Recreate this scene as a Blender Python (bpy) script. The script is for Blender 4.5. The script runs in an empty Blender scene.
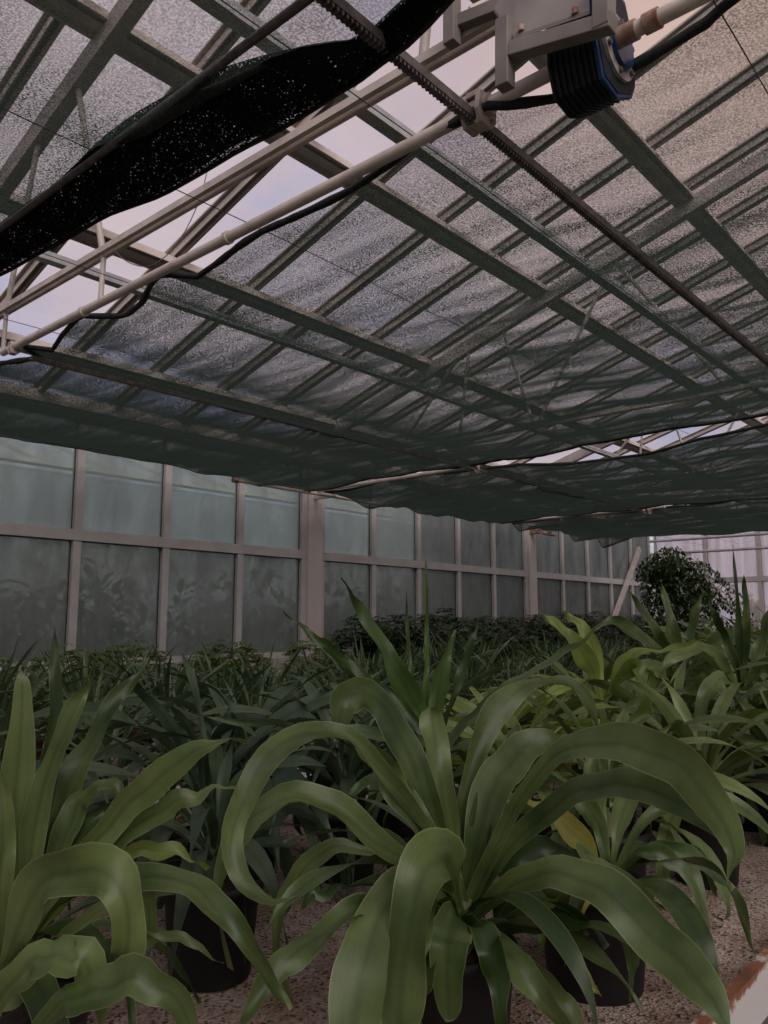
import bpy, math, random
from mathutils import Vector, Matrix, noise
R = random.Random(7)
EYE = 1.55
# ------------------------------------------------------------------ camera
FPX, HZ = 790.0, 622.0
PITCH = math.atan((HZ-512)/FPX)
YAW = math.atan(700/math.hypot(FPX, HZ-512))
FW = Vector((math.cos(YAW)*math.cos(PITCH), math.sin(YAW)*math.cos(PITCH), math.sin(PITCH)))
RT = Vector((math.sin(YAW), -math.cos(YAW), 0)); UP = RT.cross(FW)
CAM = Vector((0, 0, EYE))
sc = bpy.context.scene
cd = bpy.data.cameras.new('camera'); co = bpy.data.objects.new('camera', cd)
sc.collection.objects.link(co); sc.camera = co
cd.sensor_fit = 'VERTICAL'; cd.sensor_height = 36; cd.sensor_width = 27
cd.lens = FPX/1024*36; cd.clip_start = .05; cd.clip_end = 400
co.matrix_world = Matrix(((RT.x, UP.x, -FW.x, 0), (RT.y, UP.y, -FW.y, 0), (RT.z, UP.z, -FW.z, EYE), (0, 0, 0, 1)))
def at(x, y, d):                       # a photo pixel at depth d as a world point
    return CAM + (FW + RT*((x-384)/FPX) + UP*((512-y)/FPX))*d
def onz(x, y, h):
    r = FW + RT*((x-384)/FPX) + UP*((512-y)/FPX)
    return CAM + r*(h/r.z)
def W(t, l, h): return Vector((t, l, h+EYE))
# ------------------------------------------------------------------ mesh building
COL = sc.collection
class MB:
    def __init__(s): s.v = []; s.f = []; s.uv = {}; s.sm = []; s.tone = []
    def add(s, vs, fs, smooth=False, tone=.5):
        b = len(s.v); s.v += [tuple(v) for v in vs]; s.tone += [tone]*len(vs)
        for f in fs: s.f.append([b+i for i in f]); s.sm.append(smooth)
        return b
    def obox(s, c, ax, ay, az):
        c, ax, ay, az = map(Vector, (c, ax, ay, az))
        vs = [c+ax*i+ay*j+az*k for i in (-1, 1) for j in (-1, 1) for k in (-1, 1)]
        s.add(vs, [(0,1,3,2),(4,6,7,5),(0,4,5,1),(2,3,7,6),(0,2,6,4),(1,5,7,3)]); return s
    def box(s, a, b):
        a, b = Vector(a), Vector(b); d = (b-a)/2
        return s.obox((a+b)/2, (d.x,0,0), (0,d.y,0), (0,0,d.z))
    def beam(s, p, q, w, h, up=(0,0,1)):
        p, q = Vector(p), Vector(q); t = (q-p); L = t.length; t.normalize()
        side = t.cross(Vector(up)).normalized(); u = side.cross(t)
        return s.obox((p+q)/2, t*L/2, side*w/2, u*h/2)
    def tube(s, pts, r, n=10, cap=True):
        pts = [Vector(p) for p in pts]; rr = r if isinstance(r, (list, tuple)) else [r]*len(pts)
        rings = []; prev = None
        for i, p in enumerate(pts):
            t = (pts[min(i+1, len(pts)-1)]-pts[max(i-1, 0)]).normalized()
            if prev is None:
                a = t.cross(Vector((0,0,1)));  a = a if a.length > .05 else t.cross(Vector((1,0,0)))
            else: a = prev - t*prev.dot(t)
            a.normalize(); prev = a; b = t.cross(a)
            rings.append([p+(a*math.cos(2*math.pi*k/n)+b*math.sin(2*math.pi*k/n))*rr[i] for k in range(n)])
        vs = [v for g in rings for v in g]; fs = []
        for i in range(len(pts)-1):
            for k in range(n): fs.append((i*n+k, i*n+(k+1)%n, (i+1)*n+(k+1)%n, (i+1)*n+k))
        s.add(vs, fs, True)
        if cap:
            s.add(rings[0], [tuple(range(n))[::-1]]); s.add(rings[-1], [tuple(range(n))])
        return s
    def prism(s, poly, axis):          # a closed outline pushed along axis
        poly = [Vector(p) for p in poly]; n = len(poly); ax = Vector(axis)
        s.add(poly+[p+ax for p in poly], [tuple(range(n))[::-1], tuple(range(n, 2*n))]+[(i, (i+1)%n, n+(i+1)%n, n+i) for i in range(n)]); return s
    def lathe(s, prof, c=(0,0,0), n=28):
        c = Vector(c); vs = []
        for r, z in prof: vs += [c+Vector((r*math.cos(2*math.pi*k/n), r*math.sin(2*math.pi*k/n), z)) for k in range(n)]
        fs = [(i*n+k, i*n+(k+1)%n, (i+1)*n+(k+1)%n, (i+1)*n+k) for i in range(len(prof)-1) for k in range(n)]
        s.add(vs, fs, True); return s
    def mesh(s, name, mat):
        m = bpy.data.meshes.new(name); m.from_pydata(s.v, [], s.f)
        m.polygons.foreach_set('use_smooth', s.sm)
        if s.uv:
            l = m.uv_layers.new(name='UVMap')
            idx = [0]*len(m.loops); m.loops.foreach_get('vertex_index', idx)
            fl = []
            for i in idx: fl += s.uv.get(i, (0, 0))
            l.data.foreach_set('uv', fl)
        a = m.attributes.new('tone', 'FLOAT', 'POINT'); a.data.foreach_set('value', s.tone)
        m.materials.append(mat); m.update(); return m
    def build(s, name, mat, parent=None, bevel=0):
        o = bpy.data.objects.new(name, s.mesh(name, mat)); COL.objects.link(o)
        if parent is not None:
            o.parent = parent; o.matrix_parent_inverse = parent_inv(parent)
        if bevel:
            b = o.modifiers.new('bevel', 'BEVEL'); b.width = bevel; b.segments = 2; b.limit_method = 'ANGLE'
        return o
def parent_inv(p):
    m = Matrix.Translation(p.location) @ Matrix.Rotation(p.rotation_euler.z, 4, 'Z')
    if p.parent is not None: m = parent_inv(p.parent).inverted() @ m
    return m.inverted()
def empty(name, loc=(0,0,0), rz=0):
    o = bpy.data.objects.new(name, None); COL.objects.link(o); o.location = loc; o.rotation_euler = (0,0,rz)
    o.empty_display_size = .05; return o
def tag(o, label=None, cat=None, group=None, kind=None):
    if label: o['label'] = label
    if cat: o['category'] = cat
    if group: o['group'] = group
    if kind: o['kind'] = kind
    return o
def copy_tree(o, loc, rz=0, sc_=1.0, parent=None):
    c = o.copy(); COL.objects.link(c)
    if parent is None: c.location = loc; c.rotation_euler = (0,0,rz); c.scale = (sc_,)*3
    else: c.parent = parent
    for ch in o.children: copy_tree(ch, None, parent=c)
    return c
# ------------------------------------------------------------------ materials
def mat(name):
    m = bpy.data.materials.new(name); m.use_nodes = True; nt = m.node_tree
    for n in list(nt.nodes): nt.nodes.remove(n)
    out = nt.nodes.new('ShaderNodeOutputMaterial')
    def N(t, **k):
        n = nt.nodes.new('ShaderNode'+t)
        for a, b in k.items():
            if a in n.inputs.keys(): n.inputs[a].default_value = b
            else: setattr(n, a, b)
        return n
    return m, nt, N, out
def ramp(N, stops):
    r = N('ValToRGB'); e = r.color_ramp.elements
    e[0].position, e[0].color = stops[0][0], (*stops[0][1], 1); e[1].position, e[1].color = stops[-1][0], (*stops[-1][1], 1)
    for p, c in stops[1:-1]: x = e.new(p); x.color = (*c, 1)
    return r
def noisy(name, c1, c2, scale=6, rough=.5, metal=0, bump=0, bscale=40, lo=.35, hi=.65, stretch=None):
    m, nt, N, out = mat(name); L = nt.links.new
    tc = N('TexCoord'); n = N('TexNoise', Scale=scale, Detail=5.0); src = tc.outputs['Object']
    if stretch:
        mp = N('Mapping'); mp.inputs['Scale'].default_value = stretch; L(src, mp.inputs[0]); src = mp.outputs[0]
    L(src, n.inputs['Vector']); r = ramp(N, [(lo, c1), (hi, c2)]); L(n.outputs[0], r.inputs[0])
    b = N('BsdfPrincipled', Roughness=rough, Metallic=metal); L(r.outputs[0], b.inputs['Base Color'])
    if bump:
        n2 = N('TexNoise', Scale=bscale, Detail=6.0); L(tc.outputs['Object'], n2.inputs['Vector'])
        bp = N('Bump', Strength=bump, Distance=.01); L(n2.outputs[0], bp.inputs['Height']); L(bp.outputs[0], b.inputs['Normal'])
    L(b.outputs[0], out.inputs[0]); return m
def glass(name, clear, milk, milkcol, rough=.05, scale=3, var=.12, stretch=(1,1,.35), kt=.5):
    """thin pane: part clear, part dust or condensation that scatters light, with a surface reflection"""
    m, nt, N, out = mat(name); L = nt.links.new
    tc = N('TexCoord'); mp = N('Mapping'); mp.inputs['Scale'].default_value = stretch
    L(tc.outputs['Object'], mp.inputs[0]); n = N('TexNoise', Scale=scale, Detail=7.0, Roughness=.62); L(mp.outputs[0], n.inputs['Vector'])
    ma = N('MapRange'); ma.inputs['From Min'].default_value = .3; ma.inputs['From Max'].default_value = .7
    ma.inputs['To Min'].default_value = milk-var; ma.inputs['To Max'].default_value = milk+var; L(n.outputs[0], ma.inputs[0])
    tr = N('BsdfTransparent', Color=(*clear, 1)); df = N('BsdfDiffuse', Color=(*milkcol, 1)); tl = N('BsdfTranslucent', Color=(*milkcol, 1))
    mx = N('MixShader'); mx.inputs[0].default_value = kt; L(df.outputs[0], mx.inputs[1]); L(tl.outputs[0], mx.inputs[2])
    m2 = N('MixShader'); L(ma.outputs[0], m2.inputs[0]); L(tr.outputs[0], m2.inputs[1]); L(mx.outputs[0], m2.inputs[2])
    gl = N('BsdfGlossy', Roughness=rough, Color=(.9,.9,.9,1)); fr = N('Fresnel', IOR=1.28)
    m3 = N('MixShader'); L(fr.outputs[0], m3.inputs[0]); L(m2.outputs[0], m3.inputs[1]); L(gl.outputs[0], m3.inputs[2])
    L(m3.outputs[0], out.inputs[0]); return m
def cloth(name, tau, col, pin=0, fold=True):
    """knitted shade net: raised yarns with open holes between; the open share falls as 1-k/cos with the slant of the path through it"""
    m, nt, N, out = mat(name); L = nt.links.new
    tc = N('TexCoord'); ge = N('NewGeometry')
    d = N('VectorMath', operation='DOT_PRODUCT'); L(ge.outputs['Normal'], d.inputs[0]); L(ge.outputs['Incoming'], d.inputs[1])
    ab = N('Math', operation='ABSOLUTE'); L(d.outputs['Value'], ab.inputs[0])
    mx_ = N('Math', operation='MAXIMUM'); L(ab.outputs[0], mx_.inputs[0]); mx_.inputs[1].default_value = .05
    inv = N('Math', operation='DIVIDE'); inv.inputs[0].default_value = 1; L(mx_.outputs[0], inv.inputs[1])
    n1 = N('TexNoise', Scale=170.0, Detail=2.0); L(tc.outputs['Object'], n1.inputs['Vector'])
    mr = N('MapRange'); L(n1.outputs[0], mr.inputs[0])
    for k, v in zip(('From Min','From Max','To Min','To Max'), (.36,.64,tau*1.45,tau*.55)): mr.inputs[k].default_value = v
    base = mr.outputs[0]
    if fold:                       # yarn bunched into streaks that run across the house
        mp = N('Mapping'); mp.inputs['Scale'].default_value = (7,.7,7); L(tc.outputs['Object'], mp.inputs[0])
        n2 = N('TexNoise', Scale=1.6, Detail=4.0, Distortion=.6); L(mp.outputs[0], n2.inputs['Vector'])
        m2 = N('MapRange'); L(n2.outputs[0], m2.inputs[0])
        for k, v in zip(('From Min','From Max','To Min','To Max'), (.36,.64,1.12,.88)): m2.inputs[k].default_value = v
        mu = N('Math', operation='MULTIPLY'); L(base, mu.inputs[0]); L(m2.outputs[0], mu.inputs[1]); base = mu.outputs[0]
    if pin:
        n3 = N('TexNoise', Scale=150.0, Detail=1.0); L(tc.outputs['Object'], n3.inputs['Vector'])
        th = N('MapRange'); L(n3.outputs[0], th.inputs[0])
        for k, v in zip(('From Min','From Max','To Min','To Max'), (.60,.68,0,pin)): th.inputs[k].default_value = v
        base = th.outputs[0]
    if pin: fac = base
    else:
        pw = N('Math', operation='MULTIPLY'); L(base, pw.inputs[0]); L(inv.outputs[0], pw.inputs[1])
        sb = N('Math', operation='SUBTRACT'); sb.inputs[0].default_value = 1; L(pw.outputs[0], sb.inputs[1]); sb.use_clamp = True; fac = sb.outputs[0]
    df = N('BsdfDiffuse', Color=(*col, 1)); tl = N('BsdfTranslucent', Color=(*col, 1))
    mx = N('MixShader'); mx.inputs[0].default_value = .45; L(df.outputs[0], mx.inputs[1]); L(tl.outputs[0], mx.inputs[2])
    tr = N('BsdfTransparent', Color=(1,1,1,1)); ms = N('MixShader'); L(fac, ms.inputs[0]); L(mx.outputs[0], ms.inputs[1]); L(tr.outputs[0], ms.inputs[2])
    L(ms.outputs[0], out.inputs[0]); return m
def leafmat(name, c_dark, c_light, edge, trans=.24, rough=.36, spec=.5):
    m, nt, N, out = mat(name); L = nt.links.new
    uv = N('UVMap'); sp = N('SeparateXYZ'); L(uv.outputs[0], sp.inputs[0])
    at_ = N('Attribute', attribute_name='tone'); oi = N('ObjectInfo')
    mp = N('Mapping'); mp.inputs['Scale'].default_value = (26, 1.2, 1); L(uv.outputs[0], mp.inputs[0])
    st = N('TexNoise', Scale=1.0, Detail=4.0); L(mp.outputs[0], st.inputs['Vector'])
    tc = N('TexCoord'); bl = N('TexNoise', Scale=11.0, Detail=3.0); L(tc.outputs['Object'], bl.inputs['Vector'])
    def M(op, a, b):
        q = N('Math', operation=op)
        for i, x in enumerate((a, b)):
            if isinstance(x, (int, float)): q.inputs[i].default_value = x
            else: L(x, q.inputs[i])
        return q.outputs[0]
    f = M('ADD', M('MULTIPLY', st.outputs[0], .22), M('MULTIPLY', bl.outputs[0], .68))
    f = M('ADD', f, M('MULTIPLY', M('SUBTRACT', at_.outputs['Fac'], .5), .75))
    f = M('ADD', f, M('MULTIPLY', M('SUBTRACT', oi.outputs['Random'], .5), .18))
    r = ramp(N, [(.22, c_dark), (.75, c_light)]); L(f, r.inputs[0])
    e = M('ABSOLUTE', M('SUBTRACT', sp.outputs[0], .5), 0)
    em = N('MapRange'); L(e, em.inputs[0])
    for k, v in zip(('From Min','From Max','To Min','To Max'), (.47,.5,0,.5)): em.inputs[k].default_value = v
    mc = N('MixRGB'); L(em.outputs[0], mc.inputs[0]); L(r.outputs[0], mc.inputs[1]); mc.inputs[2].default_value = (*edge, 1)
    rb = N('MapRange'); L(e, rb.inputs[0])      # midrib groove
    for k, v in zip(('From Min','From Max','To Min','To Max'), (.0,.13,.34,0)): rb.inputs[k].default_value = v
    m2 = N('MixRGB'); L(rb.outputs[0], m2.inputs[0]); L(mc.outputs[0], m2.inputs[1]); m2.inputs[2].default_value = (*[x*.5 for x in c_dark], 1)
    # the old tips of leaves are dry
    tp = N('MapRange'); L(M('ADD', sp.outputs[1], M('MULTIPLY', bl.outputs[0], .03)), tp.inputs[0])
    for k, v in zip(('From Min','From Max','To Min','To Max'), (.99,1.02,0,.7)): tp.inputs[k].default_value = v
    m3 = N('MixRGB'); L(tp.outputs[0], m3.inputs[0]); L(m2.outputs[0], m3.inputs[1]); m3.inputs[2].default_value = (.3,.24,.12,1)
    b = N('BsdfPrincipled', Roughness=rough); b.inputs['Specular IOR Level'].default_value = spec; L(m3.outputs[0], b.inputs['Base Color'])
    bp = N('Bump', Strength=.12, Distance=.002); L(st.outputs[0], bp.inputs['Height']); L(bp.outputs[0], b.inputs['Normal'])
    hs = N('HueSaturation', Saturation=1.15, Value=1.25); L(m3.outputs[0], hs.inputs['Color'])
    tl = N('BsdfTranslucent'); L(hs.outputs[0], tl.inputs[0])
    ms = N('MixShader'); ms.inputs[0].default_value = trans; L(b.outputs[0], ms.inputs[1]); L(tl.outputs[0], ms.inputs[2])
    L(ms.outputs[0], out.inputs[0]); return m
M_ = {}
M_['frame'] = noisy('painted frame', (.47,.44,.43), (.54,.505,.495), 5, .5, bump=.05)
M_['column'] = noisy('painted column', (.56,.49,.46), (.64,.565,.535), 3, .55, stretch=(1,1,.2))
M_['roofbar'] = noisy('roof bar paint', (.46,.40,.36), (.58,.51,.46), 4, .5)
M_['truss'] = noisy('truss paint', (.46,.40,.36), (.58,.51,.46), 7, .45)
M_['bracket'] = noisy('bracket paint', (.16,.14,.125), (.23,.20,.175), 7, .45)
M_['galv'] = noisy('galvanised steel', (.42,.43,.44), (.58,.58,.58), 18, .42, .35)
M_['tube'] = noisy('cream painted tube', (.55,.47,.41), (.70,.61,.54), 9, .4, .1)
M_['rack'] = noisy('dark steel rack', (.10,.09,.085), (.20,.17,.16), 30, .45, .6)
M_['cast'] = noisy('cast housing', (.34,.27,.24), (.50,.41,.36), 25, .5, .2, bump=.2)
M_['rust'] = noisy('rusty collar', (.20,.08,.04), (.42,.30,.24), 28, .7)
M_['navy'] = noisy('dark blue gearbox', (.002,.003,.007), (.004,.008,.02), 14, .6, .0)
M_['blue'] = noisy('blue enamel', (.006,.020,.075), (.010,.042,.13), 12, .35)
M_['flange'] = noisy('worn flange', (.30,.26,.26), (.55,.50,.48), 30, .45, .4)
M_['cable'] = noisy('black cable', (.012,.012,.012), (.03,.03,.03), 10, .6)
M_['black'] = noisy('black plastic', (.003,.003,.003), (.008,.008,.008), 12, .6)
M_['soil'] = noisy('soil', (.02,.014,.010), (.06,.042,.03), 60, .95, bump=1, bscale=90)
M_['terra'] = noisy('terracotta', (.14,.055,.035), (.22,.09,.06), 14, .8)
M_['concrete'] = noisy('concrete', (.16,.15,.14), (.26,.245,.23), 3, .85, bump=.2)
M_['kerb'] = noisy('painted kerb', (.34,.31,.30), (.44,.40,.385), 3, .8)
M_['grass'] = noisy('ground outside', (.03,.06,.015), (.09,.13,.04), 2, .9)
M_['bark'] = noisy('bark', (.07,.05,.035), (.16,.12,.085), 20, .85, bump=.5)
M_['roofglass'] = glass('roof glass', (.93,.90,.91), .10, (.75,.70,.70), scale=1.5, var=.06, stretch=(.4,1,1))
M_['loglass'] = glass('steamed lower glass', (.74,.80,.76), .62, (.44,.475,.45), rough=.12, scale=5, var=.22, stretch=(1,1,.5), kt=.72)
M_['higlass'] = glass('hazed upper glass', (.80,.90,.87), .56, (.60,.645,.625), rough=.08, scale=4, var=.2, kt=.72)
M_['film'] = glass('white film glazing', (.97,.94,.97), .42, (.92,.87,.92), rough=.3, scale=2.2, var=.22, stretch=(1,6,.12), kt=.8)
M_['nbglass'] = glass('neighbour glazing', (.8,.8,.82), .45, (.72,.70,.72), rough=.2, scale=2, var=.1)
M_['net'] = cloth('green shade net', .305, (.050,.072,.060))
M_['netdark'] = cloth('folded black net', .03, (.012,.014,.014), pin=.6, fold=False)
M_['hem'] = noisy('net hem', (.006,.008,.008), (.028,.03,.03), 60, .9)
M_['leafA'] = leafmat('crinum leaf', (.032,.062,.016), (.205,.27,.09), (.44,.46,.24), trans=.2)
M_['leafB'] = leafmat('dark strap leaf', (.020,.048,.022), (.105,.150,.082), (.10,.14,.08), trans=.18, rough=.38)
M_['leafC'] = leafmat('light strap leaf', (.12,.18,.04), (.34,.42,.12), (.40,.43,.20), trans=.4)
M_['leafD'] = leafmat('narrow leaf', (.028,.060,.024), (.135,.195,.085), (.16,.20,.11), trans=.2)
M_['leafS'] = leafmat('sword leaf', (.030,.062,.014), (.110,.190,.045), (.13,.22,.06), trans=.2)
M_['leafY'] = leafmat('yellowing leaf', (.22,.22,.05), (.42,.38,.10), (.45,.40,.16), trans=.35)
M_['bush'] = leafmat('shrub leaf', (.012,.030,.012), (.055,.095,.036), (.05,.09,.03), trans=.12, rough=.35)
M_['bushL'] = leafmat('bright shrub leaf', (.06,.11,.03), (.18,.26,.07), (.2,.27,.1), trans=.3)
M_['fig'] = leafmat('fig leaf', (.02,.05,.012), (.14,.21,.055), (.12,.2,.05), trans=.2)
M_['outleaf'] = leafmat('outdoor leaf', (.05,.09,.03), (.17,.23,.09), (.2,.25,.1), trans=.3)
M_['yleaf'] = leafmat('yellow outdoor leaf', (.30,.30,.05), (.6,.55,.12), (.5,.5,.2), trans=.4)
def gravel_mat():
    m, nt, N, out = mat('pale gravel'); L = nt.links.new
    tc = N('TexCoord'); vo = N('TexVoronoi', Scale=170.0); L(tc.outputs['Object'], vo.inputs['Vector'])
    big = N('TexNoise', Scale=5.0, Detail=5.0); L(tc.outputs['Object'], big.inputs['Vector'])
    sp = N('SeparateColor'); L(vo.outputs['Color'], sp.inputs[0])
    r = ramp(N, [(0,(.07,.05,.04)), (.10,(.12,.09,.075)), (.16,(.36,.27,.23)), (.6,(.52,.41,.355)), (1,(.68,.56,.49))]); L(sp.outputs[0], r.inputs[0])
    r2 = ramp(N, [(.36,(.62,.54,.47)), (.6,(1,1,1))]); L(big.outputs[0], r2.inputs[0])
    mu = N('MixRGB', blend_type='MULTIPLY'); mu.inputs[0].default_value = 1; L(r.outputs[0], mu.inputs[1]); L(r2.outputs[0], mu.inputs[2])
    b = N('BsdfPrincipled', Roughness=.9); L(mu.outputs[0], b.inputs['Base Color'])
    bp = N('Bump', Strength=.9, Distance=.004); L(vo.outputs['Distance'], bp.inputs['Height']); L(bp.outputs[0], b.inputs['Normal'])
    L(b.outputs[0], out.inputs[0]); return m
M_['gravel'] = gravel_mat()
def rim_mat():
    m, nt, N, out = mat('rusting white rim'); L = nt.links.new
    tc = N('TexCoord'); n = N('TexNoise', Scale=7.0, Detail=8.0, Roughness=.7); L(tc.outputs['Object'], n.inputs['Vector'])
    sp = N('SeparateXYZ'); L(tc.outputs['Object'], sp.inputs[0])
    mr = N('MapRange'); L(sp.outputs[2], mr.inputs[0])
    for k, v in zip(('From Min','From Max','To Min','To Max'), (.80,.832,-.16,.12)): mr.inputs[k].default_value = v
    ad = N('Math', operation='ADD'); L(n.outputs[0], ad.inputs[0]); L(mr.outputs[0], ad.inputs[1])
    r = ramp(N, [(.50,(.62,.58,.56)), (.56,(.30,.13,.07)), (.72,(.13,.05,.03))]); L(ad.outputs[0], r.inputs[0])
    b = N('BsdfPrincipled', Roughness=.6); L(r.outputs[0], b.inputs['Base Color']); L(b.outputs[0], out.inputs[0]); return m
M_['rim'] = rim_mat()
# ------------------------------------------------------------------ sky
wd = bpy.data.worlds.new('sky'); sc.world = wd; wd.use_nodes = True; nt = wd.node_tree
for n in list(nt.nodes): nt.nodes.remove(n)
wo = nt.nodes.new('ShaderNodeOutputWorld'); bg = nt.nodes.new('ShaderNodeBackground'); tc = nt.nodes.new('ShaderNodeTexCoord')
mp = nt.nodes.new('ShaderNodeMapping'); mp.inputs['Scale'].default_value = (1.2,1.2,2.2); mp.inputs['Location'].default_value = (.35,.1,.3)
nz = nt.nodes.new('ShaderNodeTexNoise'); nz.inputs['Scale'].default_value = 2.6; nz.inputs['Detail'].default_value = 6; nz.inputs['Roughness'].default_value = .5
cr = nt.nodes.new('ShaderNodeValToRGB'); e = cr.color_ramp.elements
e[0].position, e[0].color = .36, (.40,.43,.62,1); e[1].position, e[1].color = .62, (.62,.545,.58,1)
x = e.new(.48); x.color = (.56,.50,.58,1)
# warmer, duller cloud towards +X -Y (up and right of the view)
gm = nt.nodes.new('ShaderNodeVectorMath'); gm.operation = 'DOT_PRODUCT'; gm.inputs[1].default_value = (.66,-.10,.74)
gr = nt.nodes.new('ShaderNodeMapRange')
for k, v in zip(('From Min','From Max','To Min','To Max'), (.72,.98,0,1)): gr.inputs[k].default_value = v
mx = nt.nodes.new('ShaderNodeMixRGB'); mx.inputs[2].default_value = (.66,.47,.37,1)
L = nt.links.new
L(tc.outputs['Generated'], mp.inputs[0]); L(mp.outputs[0], nz.inputs['Vector']); L(nz.outputs[0], cr.inputs[0])
L(tc.outputs['Generated'], gm.inputs[0]); L(gm.outputs['Value'], gr.inputs[0]); L(gr.outputs[0], mx.inputs[0]); L(cr.outputs[0], mx.inputs[1])
L(mx.outputs[0], bg.inputs[0]); bg.inputs[1].default_value = 1.0; L(bg.outputs[0], wo.inputs[0])
sc.view_settings.view_transform = 'Standard'; sc.view_settings.look = 'None'; sc.view_settings.gamma = 1; sc.view_settings.exposure = 0.12
sc.view_settings.use_curve_mapping = False
sd = bpy.data.lights.new('veiled_sun', 'SUN'); sd.energy = 3.2; sd.angle = math.radians(50); sd.color = (1, .95, .88)
so = bpy.data.objects.new('veiled_sun', sd); sc.collection.objects.link(so)
so.rotation_euler = Vector((-.45, -.78, .62)).to_track_quat('Z', 'Y').to_euler()
sc.cycles.transparent_max_bounces = 40; sc.cycles.max_bounces = 8; sc.cycles.diffuse_bounces = 4; sc.cycles.transmission_bounces = 6
sc.cycles.caustics_reflective = False; sc.cycles.caustics_refractive = False
sc.cycles.use_denoising = True
# ------------------------------------------------------------------ the house: ground, walls, roof
YW, XE, XB, YF = 6.9, 16.53, -4.0, -9.5       # window wall, end wall, back end, far side
SL, C0 = .30, 4.1                              # roof: height = C0 - SL*L above the eye
RIDGE = -1.3
def roofh(l): return C0-SL*l if l > RIDGE else C0-SL*RIDGE-SL*(RIDGE-l)
tag(MB().box((XB, YF, -.1), (XE, YW, 0)).build('floor', M_['concrete']), 'grey concrete floor under the benches', 'floor', kind='structure')
tag(MB().box((-80, -80, -.5), (120, 90, -.12)).build('ground', M_['grass']), 'grassy ground outside the glasshouse', 'ground', kind='structure')
zs = EYE-.40
tag(MB().box((XB, YW-.08, 0), (XE, YW+.12, zs)).build('wall_left', M_['kerb']), 'low pale wall under the long run of windows', 'wall', kind='structure')
tag(MB().box((XE-.06, YF, 0), (XE+.12, YW-.1, zs-.1)).build('wall_end', M_['kerb']), 'low pale wall under the end windows', 'wall', kind='structure')
tag(MB().box((XB, YF-.1, 0), (XE, YF, 1.0)).build('wall_right', M_['kerb']), 'low wall of the far aisle side', 'wall', kind='structure')
tag(MB().box((XB-.1, YF, 0), (XB, YW, 1.0)).build('wall_back', M_['kerb']), 'low wall behind the camera', 'wall', kind='structure')
ze = EYE+roofh(YW)-.06
RAIL = .79
T0 = 6.53
def column(t):
    b = MB(); b.box((t-.115, YW-.09, zs), (t+.115, YW+.10, ze))
    c = tag(b.build('column', M_['column'], bevel=.008), 'mauve grey box column of the window wall', 'column', kind='structure')
    b = MB(); b.box((t+.117, YW-.05, zs), (t+.150, YW+.02, ze)); b.box((t-.150, YW-.05, zs), (t-.117, YW+.02, ze))
    b.build('trim', M_['frame'], c)
    return c
for k in range(-2, 3):
    if T0+5*k < XE-.3: column(T0+5*k)
def window(idx, a, b_, axis, dark=.0, mats=('loglass','higlass'), fr='frame', plane=YW, zt=ze, rails=(RAIL,), w=.075):
    """one light between two posts: its frame, a lower pane and an upper pane"""
    r = empty('window_%d' % idx, ((a+b_)/2, plane, zs) if axis == 'x' else (plane, (a+b_)/2, zs-.1)); tag(r, kind='structure')
    def P(u, v, z): return (u, plane+v, z) if axis == 'x' else (plane+v, u, z)
    m = MB(); z0 = zs if axis == 'x' else zs-.1
    for x0, x1 in ((a, a+w/2), (b_-w/2, b_)): m.box(P(x0, -.045, z0), P(x1, .045, zt))
    zz = [z0]+[EYE+q for q in rails]+[zt]
    m.box(P(a+w/2, -.035, z0), P(b_-w/2, .035, z0+.06)); m.box(P(a+w/2, -.035, zt-.05), P(b_-w/2, .035, zt))
    for q in rails: m.box(P(a, -.052, EYE+q-.05), P(b_, .04, EYE+q+.05))
    m.build('window_frame', M_[fr], r)
    shade_mb = MB()                                   # black strips painting the shade where the panes sit back in the frame
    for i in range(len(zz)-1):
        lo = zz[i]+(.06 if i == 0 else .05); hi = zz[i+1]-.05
        shade_mb.box(P(a+w/2, .0, lo), P(a+w/2+.012, .02, hi)); shade_mb.box(P(b_-w/2-.006, .0, lo), P(b_-w/2, .02, hi)); shade_mb.box(P(a+w/2, .0, hi-.008), P(b_-w/2, .02, hi))
    shade_mb.build('edge_shade', M_['cable'], r)
    for i in range(len(zz)-1):
        lo = zz[i]+(.05 if i == 0 else .04); hi = zz[i+1]-.04
        MB().box(P(a+w/2-.003, .008, lo), P(b_-w/2+.003, .0085, hi)).build(['lower_pane','upper_pane','top_pane'][i], M_[mats[min(i, len(mats)-1)]], r)
    return r
wi = 1
for k in range(-2, 2):
    c0 = T0+5*k+.15; c1 = T0+5*k+5-.15
    if k == 1: c1 = XE-.06
    n = 5; s = (c1-c0)/n
    for j in range(n):
        window(wi, c0+j*s, c0+(j+1)*s, 'x', rails=(RAIL, ) ); wi += 1
ws = (YW-.12-4.68)
ys = [YW-.12-ws*.5*i for i in range(0, 13)]
for i in range(len(ys)-1):
    # the end wall: slim bars between the broad mullions, glazed with white film
    window(wi, ys[i+1], ys[i], 'y', mats=('film',), fr='frame', plane=XE, zt=EYE+roofh(ys[i])-.12, rails=(.84,), w=.10 if i % 2 == 1 else .05); wi += 1
# far side and back: plain glazed walls so that light comes from there too
tag(MB().box((XB, YF-.05, 1.0), (XE, YF-.04, EYE+roofh(YF))).build('window_101', M_['nbglass']), kind='structure')
tag(MB().box((XB-.05, YF, 1.0), (XB-.04, YW, EYE+roofh(YW))).build('window_102', M_['nbglass']), kind='structure')
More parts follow.
